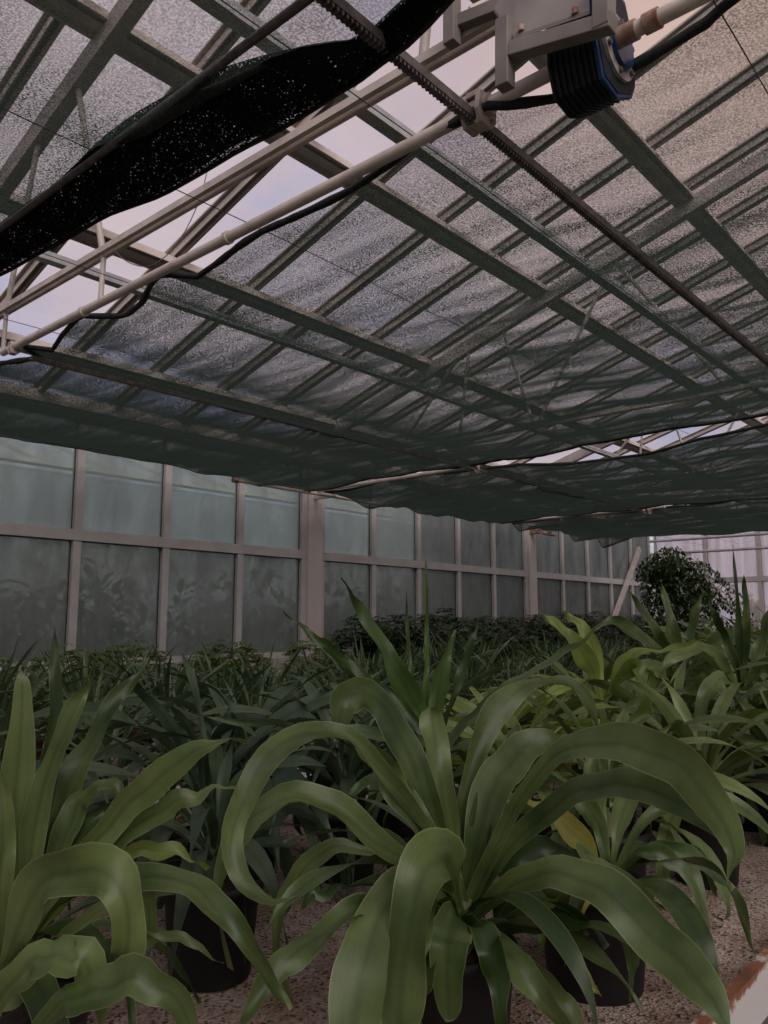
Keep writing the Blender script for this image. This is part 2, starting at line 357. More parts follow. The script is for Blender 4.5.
# roof glass
g = MB(); y0, y1, y2 = YW+.25, RIDGE, YF
def RP(t, l, d=0): return Vector((t, l, EYE+roofh(l)+d))
g.add([RP(XB, y0, .05), RP(XE, y0, .05), RP(XE, y1, .05), RP(XB, y1, .05)], [(0,1,2,3)])
g.add([RP(XB, y1, .05), RP(XE, y1, .05), RP(XE, y2, .05), RP(XB, y2, .05)], [(0,1,2,3)])
tag(g.build('ceiling', M_['roofglass']), 'sloping glass roof over the house', 'roof', kind='structure')
# glazing bars, one object each
nup = Vector((0, SL, 1)).normalized()
k = 0; t = 2.37-.745*8
while t < XE:
    m = MB()
    for l0, l1 in ((y0, y1), (y1, y2)):
        up = Vector((0, SL if l0 > l1 and l0 == y0 else -SL, 1)).normalized()
        a, b = RP(t, l0), RP(t, l1)
        m.beam(a+up*.035, b+up*.035, .11, .012, up); m.beam(a+Vector((.014,0,0)), b+Vector((.014,0,0)), .020, .075, up); m.beam(a-Vector((.026,0,.004)), b-Vector((.026,0,.004)), .010, .05, up)
    o = m.build('ceiling_bar', M_['roofbar']); tag(o, 'slim cream glazing bar running down the roof slope', 'glazing bar', 'glazing bars of the roof', 'structure')
    t += .745; k += 1
# purlins along the house
for l in [6.13-1.335*i for i in range(0, 6)]:
    m = MB(); a, b = RP(XB, l, -.07), RP(XE, l, -.07); up = nup
    m.beam(a, b, .135, .05, up); m.beam(a+Vector((0,.075,-.012)), b+Vector((0,.075,-.012)), .018, .085, up); m.beam(a-Vector((0,.075,.0)), b-Vector((0,.075,.0)), .014, .06, up)
    m.beam(a-Vector((0,.02,.034)), b-Vector((0,.02,.034)), .05, .018, up)
    tag(m.build('ceiling_purlin', M_['roofbar']), 'broad cream purlin under the roof glass', 'purlin', 'purlins of the roof', 'structure')
m = MB().beam((XB, YW, ze+.03), (XE, YW, ze+.03), .2, .10); m.beam((XB, YW+.14, ze+.06), (XE, YW+.14, ze+.06), .1, .12)
tag(m.build('ceiling_gutter', M_['roofbar']), 'eaves gutter above the window wall', 'gutter', kind='structure')
# perforated channels
def perforated(l, h):
    r = empty('perforated_channel', (XB, l, EYE+h))
    m = MB(); zc = EYE+h
    m.box((XB, l-.03, zc), (XE, l+.03, zc+.004)); m.box((XB, l-.03, zc), (XE, l-.026, zc+.05)); m.box((XB, l+.026, zc), (XE, l+.03, zc+.05))
    m.build('channel', M_['galv'], r)
    hm = MB(); t = XB+.1; i = 0
    while t < 12:
        for dy in (-.014, .014):
            ring = [Vector((t+.008*math.cos(q*math.pi/4), l+dy+.008*math.sin(q*math.pi/4), zc-.0012)) for q in range(8)]
            hm.add(ring, [tuple(range(8))])
        t += .075; i += 1
    tag(hm.build('bolt_holes', M_['roofbar'], r), kind='stuff')
    return r
a = perforated(4.10, 1.96); tag(a, 'perforated grey steel channel of the roof nearer the window wall', 'steel channel')
a = perforated(1.93, 1.96); tag(a, 'perforated grey steel channel of the roof passing behind the toothed rack', 'steel channel')
# trusses across the house
def truss(t, lab):
    r = empty('roof_truss', (t, YW, ze)); tag(r, lab, 'truss', 'roof trusses', 'structure')
    m = MB()
    for l0, l1, sg in ((YW, RIDGE, 1), (RIDGE, YF, -1)):
        up = Vector((0, SL*sg, 1)).normalized(); m.beam(RP(t, l0, -.16), RP(t, l1, -.16), .075, .12, up); m.beam(RP(t+.05, l0, -.11), RP(t+.05, l1, -.11), .03, .05, up)
    m.build('rafter', M_['truss'], r)
    hc = EYE+1.75
    m = MB(); m.beam((t-.018, YW, hc), (t-.018, YF, hc), .022, .030); m.beam((t+.016, YW, hc-.006), (t+.016, YF, hc-.006), .018, .024); m.build('bottom_chord', M_['tube'], r)
    xs = [(4.43,4.15),(3.36,3.72),(1.42,1.2),(.1,-.9),(-1.9,-.9),(-1.9,-3),(-4.2,-3),(-4.2,-5.4),(-6.8,-5.4),(-6.8,-8),(5.9,6.4)] if abs(t-1.8) < .1 else [(4.40,4.27),(3.56,3.88),(3.56,2.75),(1.85,2.75),(1.42,1.15),(.1,.9),(.1,-.9),(-1.9,-.9),(-1.9,-3),(-4.2,-3),(-4.2,-5.4),(-6.8,-5.4),(-6.8,-8),(5.9,6.4),(5.2,4.4)]
    for lb, lt in xs:
        MB().tube([(t, lb, EYE+1.72), (t, lt, EYE+roofh(lt)-.2)], .016, 8).build('web', M_['truss'], r)
    for l in (4.42, 3.36, -1.9, -5):           # hangers that carry the drive shaft
        MB().tube([(t, l, EYE+1.75), (t, l+.01, EYE+1.52)], .013, 8).build('hanger', M_['truss'], r)
    return r
for t, lab in ((1.8, 'cream lattice truss over the open gap nearest the camera'), (6.12, 'lattice truss over the second gap between the nets'), (10.2, 'lattice truss over the third net edge'), (14.3, 'lattice truss nearest the end wall'), (-2.4, 'lattice truss behind the camera')):
    truss(t, lab)
# ------------------------------------------------------------------ screen drive: shafts, racks, pinions, motor
HS = 1.5
SH = [1.8, 6.25, 10.15]
SHE = {1.8: -7, 6.25: 4.28, 10.15: 4.0}
RK = [4.29, 1.21, -1.85]
def shaft(t, l1, lab):
    r = empty('drive_shaft', (t, l1, EYE+HS)); tag(r, lab, 'drive shaft', 'drive shafts of the shade nets')
    MB().tube([(t, l1, EYE+HS), (t, SHE[t], EYE+HS)], .0205 if t < 3 else .022, 16).build('tube', M_['tube'], r)
    for l in ((3.53, 2.4, -1, -4) if t < 3 else (5.2,)): MB().tube([(t, l+.012, EYE+HS), (t, l-.012, EYE+HS)], .026, 16).build('collar', M_['tube'], r)
    if t < 3: MB().tube([(t, .70, EYE+HS), (t, .66, EYE+HS)], .026, 16).build('coupling', M_['rust'], r)
    return r
shaft(SH[0], 4.43, 'cream steel drive shaft across the gap nearest the camera')
shaft(SH[1], 6.5, 'drive shaft at the second gap between the nets')
shaft(SH[2], 6.5, 'drive shaft at the far dark net edge')
def rack(l, t0, t1, lab, teeth=True):
    r = empty('toothed_rack', (t0, l, EYE+HS-.03)); tag(r, lab, 'toothed rack', 'toothed racks of the shade nets')
    z = EYE+HS-.022; m = MB(); m.box((t0, l-.013, z-.028), (t1, l+.013, z)); m.box((t0, l+.013, z-.018), (t1, l+.026, z-.012)); m.build('bar', M_['rack'], r)
    if teeth:
        m = MB(); t = max(t0, .8)
        while t < min(t1, 7.0):
            m.prism([(t, l-.011, z-.026), (t+.012, l-.011, z-.026), (t+.009, l-.011, z-.040), (t+.003, l-.011, z-.040)], (0, .022, 0)); t += .0165
        m.build('teeth', M_['rack'], r)
    return r
rack(RK[0], 1.9, 6.2, 'dark toothed rack under the second net, nearer the windows', False)
rack(RK[0], 6.3, 10.1, 'thin rack bar under the third net', False)
rack(RK[1], .55, 6.2, 'dark toothed rack crossing the cream shaft overhead')
rack(RK[1], 6.3, 10.1, 'rack bar under the third net, farther from the windows', False)
rack(RK[2], .55, 6.2, 'toothed rack beyond the motor', False)
def pinion(t, l, lab, s=1.0):
    z = EYE+HS; r = empty('pinion_housing', (t, l, z)); tag(r, lab, 'pinion housing', 'pinion housings on the drive shafts')
    m = MB()
    pr = [(-.035,.035),(.030,.040),(.048,.015),(.045,-.035),(.020,-.062),(-.030,-.062),(-.045,-.025)]
    for y in (-.032, .016): m.prism([(t+a*s, l+y*s, z+b*s) for a, b in pr], (0, .016*s, 0))
    m.box((t-.034*s, l-.018*s, z+.022*s), (t+.034*s, l+.018*s, z+.040*s)); m.box((t-.03*s, l-.018*s, z-.060*s), (t+.02*s, l+.018*s, z-.044*s))
    m.build('housing', M_['cast'], r, bevel=.003)
    MB().tube([(t, l-.045*s, z), (t, l+.045*s, z)], .030*s, 14).build('bush', M_['cast'], r)
    m = MB().tube([(t+.02*s, l-.037*s, z-.04*s), (t+.02*s, l+.037*s, z-.04*s)], .007*s, 6); m.build('bolt', M_['rust'], r)
    return r
pinion(SH[0], RK[1], 'cream cast pinion housing where the rack crosses the near shaft', 1.05)
pinion(SH[0], RK[0], 'pinion housing at the window end of the near shaft', .7)
pinion(SH[1], RK[0]+.03, 'small pale pinion housing at the second gap between the nets', 1.1)
pinion(SH[1], RK[1], 'pinion housing at the second gap, on the aisle side')
pinion(SH[2], RK[0]-.05, 'dark pinion housing under the far net edge', 1.3)
# motor and reducer
def gearbox():
    t, l, z = 1.83, .86, EYE+HS
    r = empty('gear_motor', (t, l, z)); tag(r, 'dark blue gear motor clamped on the cream drive shaft overhead', 'motor')
    oc = [(-.085,.17),(.07,.17),(.105,.10),(.110,-.04),(.085,-.085),(.0,-.130),(-.075,-.12),(-.105,-.04),(-.105,.09)]
    m = MB().prism([(t+a, l-.055, z+b) for a, b in oc], (0, .135, 0)); m.build('gearbox', M_['navy'], r, bevel=.006)
    m = MB()
    for i in range(8):
        y = l-.05+.0165*i; m.prism([(t+a*1.07, y, z+b*1.06) for a, b in oc if b < 0.1], (0, .006, 0))
    m.build('cooling_fins', M_['navy'], r)
    m = MB().prism([(t+a*1.10, l-.068, z+b*1.10) for a, b in oc], (0, .013, 0)); m.build('cover', M_['blue'], r, bevel=.003)
    MB().prism([(t+a*1.0, l-.0705, z+b*1.0) for a, b in oc], (0, .003, 0)).build('face_plate', M_['navy'], r)
    m = MB(); m.tube([(t, l-.068, z), (t, l-.080, z)], .088, 28); m.build('flange', M_['flange'], r, bevel=.003)
    m = MB(); m.tube([(t, l-.080, z), (t, l-.092, z)], .060, 24); m.build('bearing_cap', M_['blue'], r)
    MB().tube([(t-.03, l-.085, z), (t-.03, l-.14, z)], .026, 20).build('shaft_collar', M_['rust'], r)
    for q in range(6):
        a = q*math.pi/3+.4; p = Vector((t+.075*math.cos(a), l-.080, z+.075*math.sin(a)))
        MB().tube([p, p+Vector((0,-.008,0))], .008, 6).build('bolt', M_['rack'], r)
    # motor drum standing up from the box
    MB().tube([(t-.02, l+.02, z+.13), (t-.02, l+.02, z+.17), (t-.02, l+.02, z+.20), (t-.02, l+.02, z+.40), (t-.02, l+.02, z+.43)], [.075,.075,.065,.065,.04], 22).build('motor_drum', M_['blue'], r)
    m = MB()
    for q in range(16):
        a = q*math.pi/8; d = Vector((math.cos(a), math.sin(a), 0)); c = Vector((t-.02, l+.02, z+.30))
        m.beam(c+d*.06-Vector((0,0,.09)), c+d*.06+Vector((0,0,.09)), .005, .03, d)
    m.build('motor_fins', M_['blue'], r)
    return r
gearbox()
def bracket():
    r = empty('motor_bracket', (1.75, 1.0, EYE+1.7)); tag(r, 'cream square tube bracket frame hanging beside the blue motor', 'bracket')
    def P(x, y, T):
        ry = FW + RT*((x-384)/FPX) + UP*((512-y)/FPX); return CAM + ry*(T/ry.x)
    T = 1.66
    def bm(nm, p, q, w=.040): MB().beam(p, q, w, w, (1,0,0) if abs((q-p).normalized().x) < .8 else (0,0,1)).build(nm, M_['bracket'], r, bevel=.003)
    a, b = P(512, 52, T), P(614, 22, T)
    bm('cross_tube', a, b)
    bm('post', P(505, 20, T), P(505, 88, T))
    a2 = P(452, 5, T+.08); bm('post', P(452, -40, T+.08), P(452, 45, T+.08))
    bm('cross_tube', P(458, 24, T+.10), P(560, -16, T+.10))
    # plate bolted on top of the two tubes
    p = [P(494, 12, T+.06), P(513, 40, T+.0), P(590, 14, T+.0), P(588, -30, T+.08), P(520, -30, T+.10)]
    MB().prism(p, (0, 0, .012)).build('plate', M_['bracket'], r)
    bm('end_post', P(604, -30, T), P(604, 30, T), .044)
    for q in ((521, 27), (575, 10)):
        c = P(q[0], q[1], T); MB().tube([c-Vector((0,0,.012)), c+Vector((0,0,.004))], .009, 6).build('bolt', M_['rust'], r)
bracket()
# conduit seen past the bracket
tag(MB().tube([at(470, 10, 2.6), at(505, -8, 2.6)], .012, 8).build('conduit', M_['tube']), 'short cream conduit above the motor bracket', 'pipe')
# support wires along the house
for i, l in enumerate((6.45, 5.55, 4.9, 3.95, 3.1, 2.27, 1.45, .55, -.4, -1.3, -2.3)):
    p = [W(-3+t*1.0, l+.004*math.sin(t), 1.515-.012*math.sin(t*1.3)**2) for t in range(20)]
    labs = {6.45:'black wire along the window edge of the nets', 2.27:'thin black wire running under the nets, left of the toothed rack', 1.45:'thin black wire crossing the shaft beside the pinion housing'}
    tag(MB().tube(p, .0019, 5).build('support_wire', M_['cable']), labs.get(l, 'thin black support wire, the one %s' % ['', 'next to the window edge wire','second from the window edge wire','just beside the rack near the windows','midway between the two racks','','','above the motor','first past the motor','second past the motor','farthest past the motor'][i]), 'wire', 'support wires of the nets')
sw = [at(212, 142, 3.4), at(204, 185, 3.35), at(190, 222, 3.3), at(172, 250, 3.3), at(150, 266, 3.3), at(128, 262, 3.35), at(112, 248, 3.6)]
def crom(pts, n):
    out = []; P = [pts[0]*2-pts[1]]+list(pts)+[pts[-1]*2-pts[-2]]; seg = len(pts)-1
    for i in range(n+1):
        s = i/n*seg; k = min(int(s), seg-1); u = s-k; a, b, c, d = P[k:k+4]
        out.append(.5*((2*b)+(c-a)*u+(2*a-5*b+4*c-d)*u*u+(3*b-a-3*c+d)*u**3))
    return out
tag(MB().tube(crom(sw, 24), .0022, 5).build('slack_wire', M_['rack']), 'slack thin wire looping in the gap between the nets', 'wire')
# rods and brackets by the window wall
r = empty('net_edge_rod', W(6.2, 6.53, 1.5)); tag(r, 'thin cream rod along the window columns under the net edge', 'rod')
MB().tube([W(5.05, 6.5, 1.46), W(7.4, 6.5, 1.46)], .019, 10).build('rod', M_['tube'], r)
MB().tube([W(5.03, 6.5, 1.46), W(5.09, 6.5, 1.46)], .028, 10).build('end_cap', M_['rust'], r); MB().tube([W(7.36, 6.5, 1.46), W(7.42, 6.5, 1.46)], .028, 10).build('end_cap', M_['rust'], r)
MB().beam(W(6.5, 6.48, 1.47), W(6.5, 6.80, 1.47), .05, .03).build('clamp', M_['truss'], r)
r = empty('column_bracket', W(11.5, 6.7, 1.5)); tag(r, 'rusty bracket on the farther window column at the net edge', 'bracket')
MB().beam(W(11.5, 6.45, 1.5), W(11.5, 6.82, 1.5), .12, .09).build('arm', M_['rust'], r); MB().tube([W(11.3, 6.5, 1.44), W(11.7, 6.5, 1.44)], .03, 10).build('roller', M_['cast'], r)
for y, lab in ((1.62, 'upper of the two grey pipes crossing before the end wall'), (1.36, 'lower of the two grey pipes crossing before the end wall')):
    tag(MB().tube([W(15.6, 6.5, y), W(15.6, -6, y)], .028, 10).build('cross_pipe', M_['galv']), lab, 'pipe', 'cross pipes at the end wall')
for l, a, b in ((6.76, (14.0, -.35), (15.7, 1.5)),):
    tag(MB().beam(W(a[0], l, a[1]), W(b[0], l, b[1]), .11, .05, (0,1,0)).build('wall_brace', M_['truss']), 'cream diagonal brace across the last windows before the corner', 'brace', kind='structure')
# ------------------------------------------------------------------ the shade nets
def interp(pts, x):
    if x <= pts[0][0]: return pts[0][1]
    for (a, b), (c, d) in zip(pts, pts[1:]):
        if x <= c: return b+(d-b)*(x-a)/(c-a)
    return pts[-1][1]
WIRES = [6.9, 6.45, 5.55, 4.9, 3.95, 3.1, 2.27, 1.45, .55, -.4, -1.3, -2.3, -3.4]
def net(name, lab, near, far, l0, l1, seed, sag=.05, nt_=90, nl=150, wr=.016, droop=.12):
    r = empty(name, W((near(2)+far(2))/2, 2, 1.5)); tag(r, lab, 'shade net', 'shade nets under the roof')
    m = MB(); vs = []; fs = []
    def H(t, l, s):
        for a, b in zip(WIRES, WIRES[1:]):
            if b <= l <= a: d = (l-b)/(a-b); break
        else: d = 0; a, b = 1, 0
        z = HS+.012 - 4*d*(1-d)*.050*min(1, (a-b))*(.5+.7*noise.noise(Vector((t*.6, a*3, seed))))
        z -= sag*(1-.85*min(1, max(0, (l-5.7)/.7)))*math.sin(math.pi*s)**.7*(.6+.4*noise.noise(Vector((l*.4, seed, 0))))
        if l > 5.8: z -= (l-5.8)/.8*droop*max(0, .25+1.1*noise.noise(Vector((t*.9, seed*3.3, 0)))+.35*noise.noise(Vector((t*2.9, seed, 1))))
        w = noise.noise(Vector((t*3.2+.5*noise.noise(Vector((l*1.2, t, seed))), l*.45, seed+3)))
        w2 = noise.noise(Vector((t*9+1.2*noise.noise(Vector((l*.9, t*.7, seed+8))), l*.8, seed+5)))
        amp = wr*(1.6-.22*min(4.5, max(0, l)))*(.6+.9*s)
        return z+w*amp*1.1+w2*amp*.55
    for i in range(nl+1):
        l = l0+(l1-l0)*i/nl; a, b = near(l), far(l)
        for j in range(nt_+1):
            s = j/nt_; t = a+(b-a)*s; vs.append(W(t, l, H(t, l, s)))
    n = nt_+1
    fs = [(i*n+j, i*n+j+1, (i+1)*n+j+1, (i+1)*n+j) for i in range(nl) for j in range(nt_)]
    m.add(vs, fs, True); m.build('netting', M_['net'], r)
    for side, (f, j) in enumerate(((near, 0), (far, nt_))):
        pts = [vs[i*n+j] for i in range(nl+1)]
        rr = [(.013+.010*abs(noise.noise(Vector((i*.3, seed, side))))) for i in range(nl+1)]
        MB().tube(pts, rr, 6).build('hem', M_['hem'], r)
    pts = [vs[j] for j in range(n)]; MB().tube(pts, .006, 5).build('selvedge', M_['hem'], r)
    return r
E1 = [(-3,1.2),(.5,1.3),(1.13,1.36),(1.28,1.385),(1.34,1.35),(1.44,1.30),(1.58,1.25),(1.74,1.20),(1.97,1.18),(2.24,1.17),(2.62,1.19),(3.05,1.20),(6.5,1.22)]
n1 = net('shade_net', 'dark green shade net nearest the camera, with a black folded edge', lambda l: -3.2, lambda l: interp(E1, l), 6.7, -3.2, 1.0, sag=.02, nt_=80, wr=.007)
# the folded bundle that hangs from its leading edge
m = MB(); vs = []; nn = 12; nl = 120
Elow = [(-3,1.30),(.9,1.40),(1.02,1.425),(1.14,1.44),(1.22,1.43),(1.32,1.43),(1.48,1.43),(1.71,1.43),(1.95,1.42),(2.21,1.40),(2.49,1.36),(2.86,1.34),(3.26,1.31),(5,1.3),(6.6,1.28)]
for i in range(nl+1):
    l = 6.6-9.2*i/nl; a = interp(E1, l)-.02; b = interp(Elow, l)-.03; dd = b-a
    for j in range(nn+1):
        s = j/nn
        z = 1.50-(.075*math.sin(math.pi*s*.5)+.02*math.sin(math.pi*s))*min(1, max(.15, (l-.9)/.4))+.012*noise.noise(Vector((l*3, s*3, 4)))
        vs.append(W(a+dd*s, l, z))
for i in range(nl+1):       # and back above, so that the fold has its thickness
    pass
n = nn+1
m.add(vs, [(i*n+j, i*n+j+1, (i+1)*n+j+1, (i+1)*n+j) for i in range(nl) for j in range(nn)], True)
m.build('folded_edge', M_['netdark'], n1)
m = MB(); m.add([v+Vector((0,0,.018+.01*math.sin(i))) for i, v in enumerate(vs)], [(i*n+j, i*n+j+1, (i+1)*n+j+1, (i+1)*n+j) for i in range(nl) for j in range(nn)], True); m.build('folded_edge', M_['netdark'], n1)
MB().tube([vs[i*n+nn] for i in range(nl+1)], .007, 6).build('hem', M_['hem'], n1)
MB().tube([W(1.17, 6.5, 1.49), W(1.17, -3, 1.49)], .0125, 12).build('leading_tube', M_['rack'], n1)
E2 = []
for x, y in [(0,367),(23,350),(41,361),(52,355),(78,322),(103,331),(125,322),(142,310),(158,280),(197,281),(240,252),(346,200),(373,184),(396,169),(440,139),(484,110),(574,100),(630,75),(708,37),(750,0)]:
    p = onz(x, y, 1.47); E2.append((p.y, p.x))
E2.sort(); fix = []
for l, t in E2:
    if not fix or l-fix[-1][0] > .03: fix.append((l, t))
E2 = [(-3.2, 1.9)]+fix+[(5.2, 1.86), (5.9, 1.95), (6.8, 1.9)]
F2 = [(-3.2,6.0),(1.58,5.99),(2.35,6.03),(3.21,6.12),(4.37,6.2),(5.3,6.05),(6.2,6.15),(6.9,6.0)]
def wall_edge(o, seed): return
net('shade_net', 'large green shade net over the middle, between the cream shaft and the second gap', lambda l: interp(E2, l), lambda l: interp(F2, l), 6.5, -3.2, 2.0, sag=.06, nt_=140, nl=200, wr=.014, droop=.09)
F3n = [(-3,6.4),(1.69,6.4),(2.43,6.6),(3.11,6.86),(3.57,6.62),(4.21,6.42),(5.2,6.35),(6.7,6.3)]
F3f = [(-3,10.1),(3,10.1),(4.07,10.0),(5.34,10.06),(6.6,10.0)]
net('shade_net', 'third shade net, beyond the gap with a sagging front edge', lambda l: interp(F3n, l), lambda l: interp(F3f, l), 6.45, -3.2, 3.0, sag=.10, nt_=100, nl=140, wr=.02, droop=.2)
F4 = [(-3,14.2),(3.77,13.9),(5,13.6),(6.7,13.2)]
net('shade_net', 'farthest shade net, sagging before the end wall', lambda l: 10.25, lambda l: interp(F4, l), 6.4, -3.2, 4.0, sag=.16, nt_=80, nl=120, wr=.024, droop=.5)
# ------------------------------------------------------------------ benches and gravel
def bench(name, lab, x0, x1, y0, y1, zt=.80, glab=''):
    r = empty(name, ((x0+x1)/2, (y0+y1)/2, 0)); tag(r, lab, 'bench')
    m = MB(); m.box((x0, y0, zt-.07), (x1, y1, zt-.05)); m.build('tray', M_['galv'], r)
    for a, b in (((x0,y0),(x1,y0+.012)), ((x0,y1-.012),(x1,y1)), ((x0,y0+.012),(x0+.012,y1-.012)), ((x1-.012,y0+.012),(x1,y1-.012))):
        mm = MB().box((a[0], a[1], zt-.07), (b[0], b[1], zt+.028))
        if b[1]-a[1] < .02: mm.box((a[0], a[1]-.0 if a[1] == y0 else a[1]-.012, zt+.028), (b[0], b[1]+.012 if a[1] == y0 else b[1], zt+.033))
        mm.build('rim', M_['rim'], r)
    t = x0+.3
    while t < x1:
        for y in (y0+.15, y1-.15): MB().box((t-.025, y-.025, 0), (t+.025, y+.025, zt-.07)).build('leg', M_['galv'], r)
        t += 2.4
    n = MB(); nx = int((x1-x0)/.05); ny = int((y1-y0)/.05); nx = min(nx, 260); vs = []
    for i in range(nx+1):
        for j in range(ny+1):
            x = x0+.014+(x1-x0-.028)*i/nx; y = y0+.014+(y1-y0-.028)*j/ny
            vs.append((x, y, zt+.008*noise.noise(Vector((x*5, y*5, 0)))+.004*noise.noise(Vector((x*19, y*19, 3)))))
    n.add(vs, [(i*(ny+1)+j, (i+1)*(ny+1)+j, (i+1)*(ny+1)+j+1, i*(ny+1)+j+1) for i in range(nx) for j in range(ny)], True)
    tag(n.build('gravel', M_['gravel']), glab, 'gravel', kind='stuff')
bench('plant_bench', 'long bench with a rusting white rim beside the aisle', -1.5, 14.5, .575, 2.62, glab='pale pinkish gravel spread on the bench beside the aisle')
bench('plant_bench', 'long bench of narrow leaved plants behind the first bench', -1.0, 14.5, 3.1, 4.95, glab='gravel on the bench of narrow leaved plants')
bench('plant_bench', 'narrow bench under the windows', -1.0, 15.8, 5.35, 6.72, glab='gravel on the bench under the windows')
# loose stones on the near gravel
# ------------------------------------------------------------------ leaves
def leaf(mb, pts, w, face=.3, fold=.25, rip=.0, n=16, tone=.5, seed=0, blunt=False, basew=.34, rev=1.0, loc=None, peak=.42, nrm=None, tw=.35):
    """a strap leaf along pts: its width swells and runs out to a point, it is channelled along the midrib and its edges wave"""
    C = crom([Vector(p) for p in pts], n)
    if n >= 22: C = [c+Vector((0,0,1))*(.011*noise.noise(Vector((i*.33, seed*1.7, 2.2)))*min(1, i/6)) for i, c in enumerate(C)]
    vs = []; rn = random.Random(seed); ph = rn.random()*6; fr = 9+rn.random()*6
    m = 4; side_prev = None
    for i, c in enumerate(C):
        s = i/n; t = (C[min(i+1, n)]-C[max(i-1, 0)]).normalized()
        cp = c if loc is None else c+loc
        if nrm is not None: nn_ = Vector(nrm)
        else: nn_ = (Vector((0,0,1))*(1-face)+(CAM-cp).normalized()*face)
        sd = t.cross(nn_)
        if side_prev is not None and sd.length < .15: sd = side_prev
        sd = sd-t*sd.dot(t)
        if sd.length < 1e-4: sd = t.cross(Vector((.3,.5,.1)))
        sd.normalize()
        if side_prev is not None:
            if sd.dot(side_prev) < 0: sd = -sd
            sd = (sd*.5+side_prev*.5); sd = (sd-t*sd.dot(t)).normalized()
        side_prev = sd; nm = sd.cross(t).normalized()
        an = tw*(.35+s)*math.sin(s*(3+fr*.25)+ph); sd, nm = sd*math.cos(an)+nm*math.sin(an), nm*math.cos(an)-sd*math.sin(an)
        ww0 = 1+.10*math.sin(s*fr*.9+ph*3)
        if s < peak: q = max(0, s/peak-.12)/.88; ww = basew+(1-basew)*(q*q*(3-2*q))
        else:
            q = (s-peak)/(1-peak); ww = max(0.02, (1-q**(rev*1.7))) if not blunt else max(.25, (1-q**5)**.6 if q < 1 else .25)
            ww = ww if blunt else ww**.9
        ww *= ww0
        for k in range(m+1):
            u = (k/m-.5)*2
            off = sd*(u*w*ww/2) + nm*(fold*abs(u)*w*ww/2*max(.5, 2.3-s*3.2))
            if rip and abs(u) > .3: off += nm*(rip*w*math.sin(s*fr+ph+(2 if u > 0 else 0))*abs(u)**2)+sd*(rip*.25*w*u*math.sin(s*fr*1.4+ph*2+(1 if u > 0 else 0)))
            vs.append(c+off)
    b = mb.add(vs, [(i*(m+1)+k, i*(m+1)+k+1, (i+1)*(m+1)+k+1, (i+1)*(m+1)+k) for i in range(n) for k in range(m)], True, tone)
    for i in range(n+1):
        for k in range(m+1): mb.uv[b+i*(m+1)+k] = (k/m, i/n)
def arch(az, length, rise, droop, base, n=7, wob=0, rn=R):
    """points of a leaf that leaves the base at elevation rise and bends over by droop (radians) along its length"""
    p = Vector(base); out = [p.copy()]; el = rise; a = az
    for i in range(n):
        s = (i+1)/n; el = rise-droop*s**1.3; a += wob*(rn.random()-.5)
        p = p+Vector((math.cos(el)*math.cos(a), math.cos(el)*math.sin(a), math.sin(el)))*(length/n); out.append(p.copy())
    return out
def pot(parent, base, r=.115, h=.2, m='black', soil=True):
    b = Vector(base); P = MB()
    P.lathe([(0.001, 0), (r*.80, 0), (r*.82, .004), (r*.97, h*.86), (r*.99, h*.87), (r*1.06, h*.88), (r*1.06, h), (r*.99, h), (r*.96, h*.9), (r*.94, h*.86)], b, 30)
    P.build('pot', M_[m], parent)
    S = MB(); S.lathe([(r*.955, h*.87), (r*.5, h*.905), (.001, h*.90)], b, 24); S.build('soil', M_['soil'], parent)
def strap_plant(name, kind, n, length, width, seed, h=.2, potr=.115, potm='black', split=False, stem=.0, rise=(.5,1.35), droop=(1.2,2.2), mt='leafA', seg=12, rip=.05, avoid=None, tone=(.3,.7), loc=(0,0,0), dead=True, lift=0):
    """one potted strap leaved plant at the origin"""
    rn = random.Random(seed); r = empty(name, (0,0,0)); pot(r, (0,0,0), potr, h, potm)
    top = h*.9
    if stem: MB().tube([(0,0,top-.02), (.004,.003,top+stem*.6), (0,0,top+stem)], [.028,.022,.018], 10).build('stem', M_[mt], r)
    mb = MB(); ga = 2.4; k0 = rn.random()*6
    for i in range(n):
        f = i/max(1, n-1)            # 0 = outer and low, 1 = inner and upright
        az = k0+i*ga+rn.uniform(-.25,.25); L = length*(.72+.45*math.sin(math.pi*min(1, .2+f*.8)))*rn.uniform(.82,1.12)
        rs = rise[0]+(rise[1]-rise[0])*f+rn.uniform(-.1,.1); dr = droop[1]+(droop[0]-droop[1])*f+rn.uniform(-.25,.25)
        if avoid is not None and avoid(az, f): continue
        pts = arch(az, L, rs, dr, (.012*math.cos(az), .012*math.sin(az), top+stem*(.55+.45*f)-.01), wob=.14, rn=rn)
        zmin = .03
        pts = [Vector((p.x, p.y, max(p.z, zmin+.01*rn.random()))) for p in pts]
        t = mb
        if split: t = MB()
        leaf(t, pts, width*rn.uniform(.75,1.15)*(1 if f < .8 else .75), face=0, fold=.28, rip=rip, n=seg, tone=rn.uniform(*tone), seed=seed*50+i, nrm=(.45*rn.uniform(-1,1), .45*rn.uniform(-1,1), 1), tw=.6)
        if split: t.build('leaf', M_[mt], r)
    if not split: mb.build('leaves', M_[mt], r)
    return r
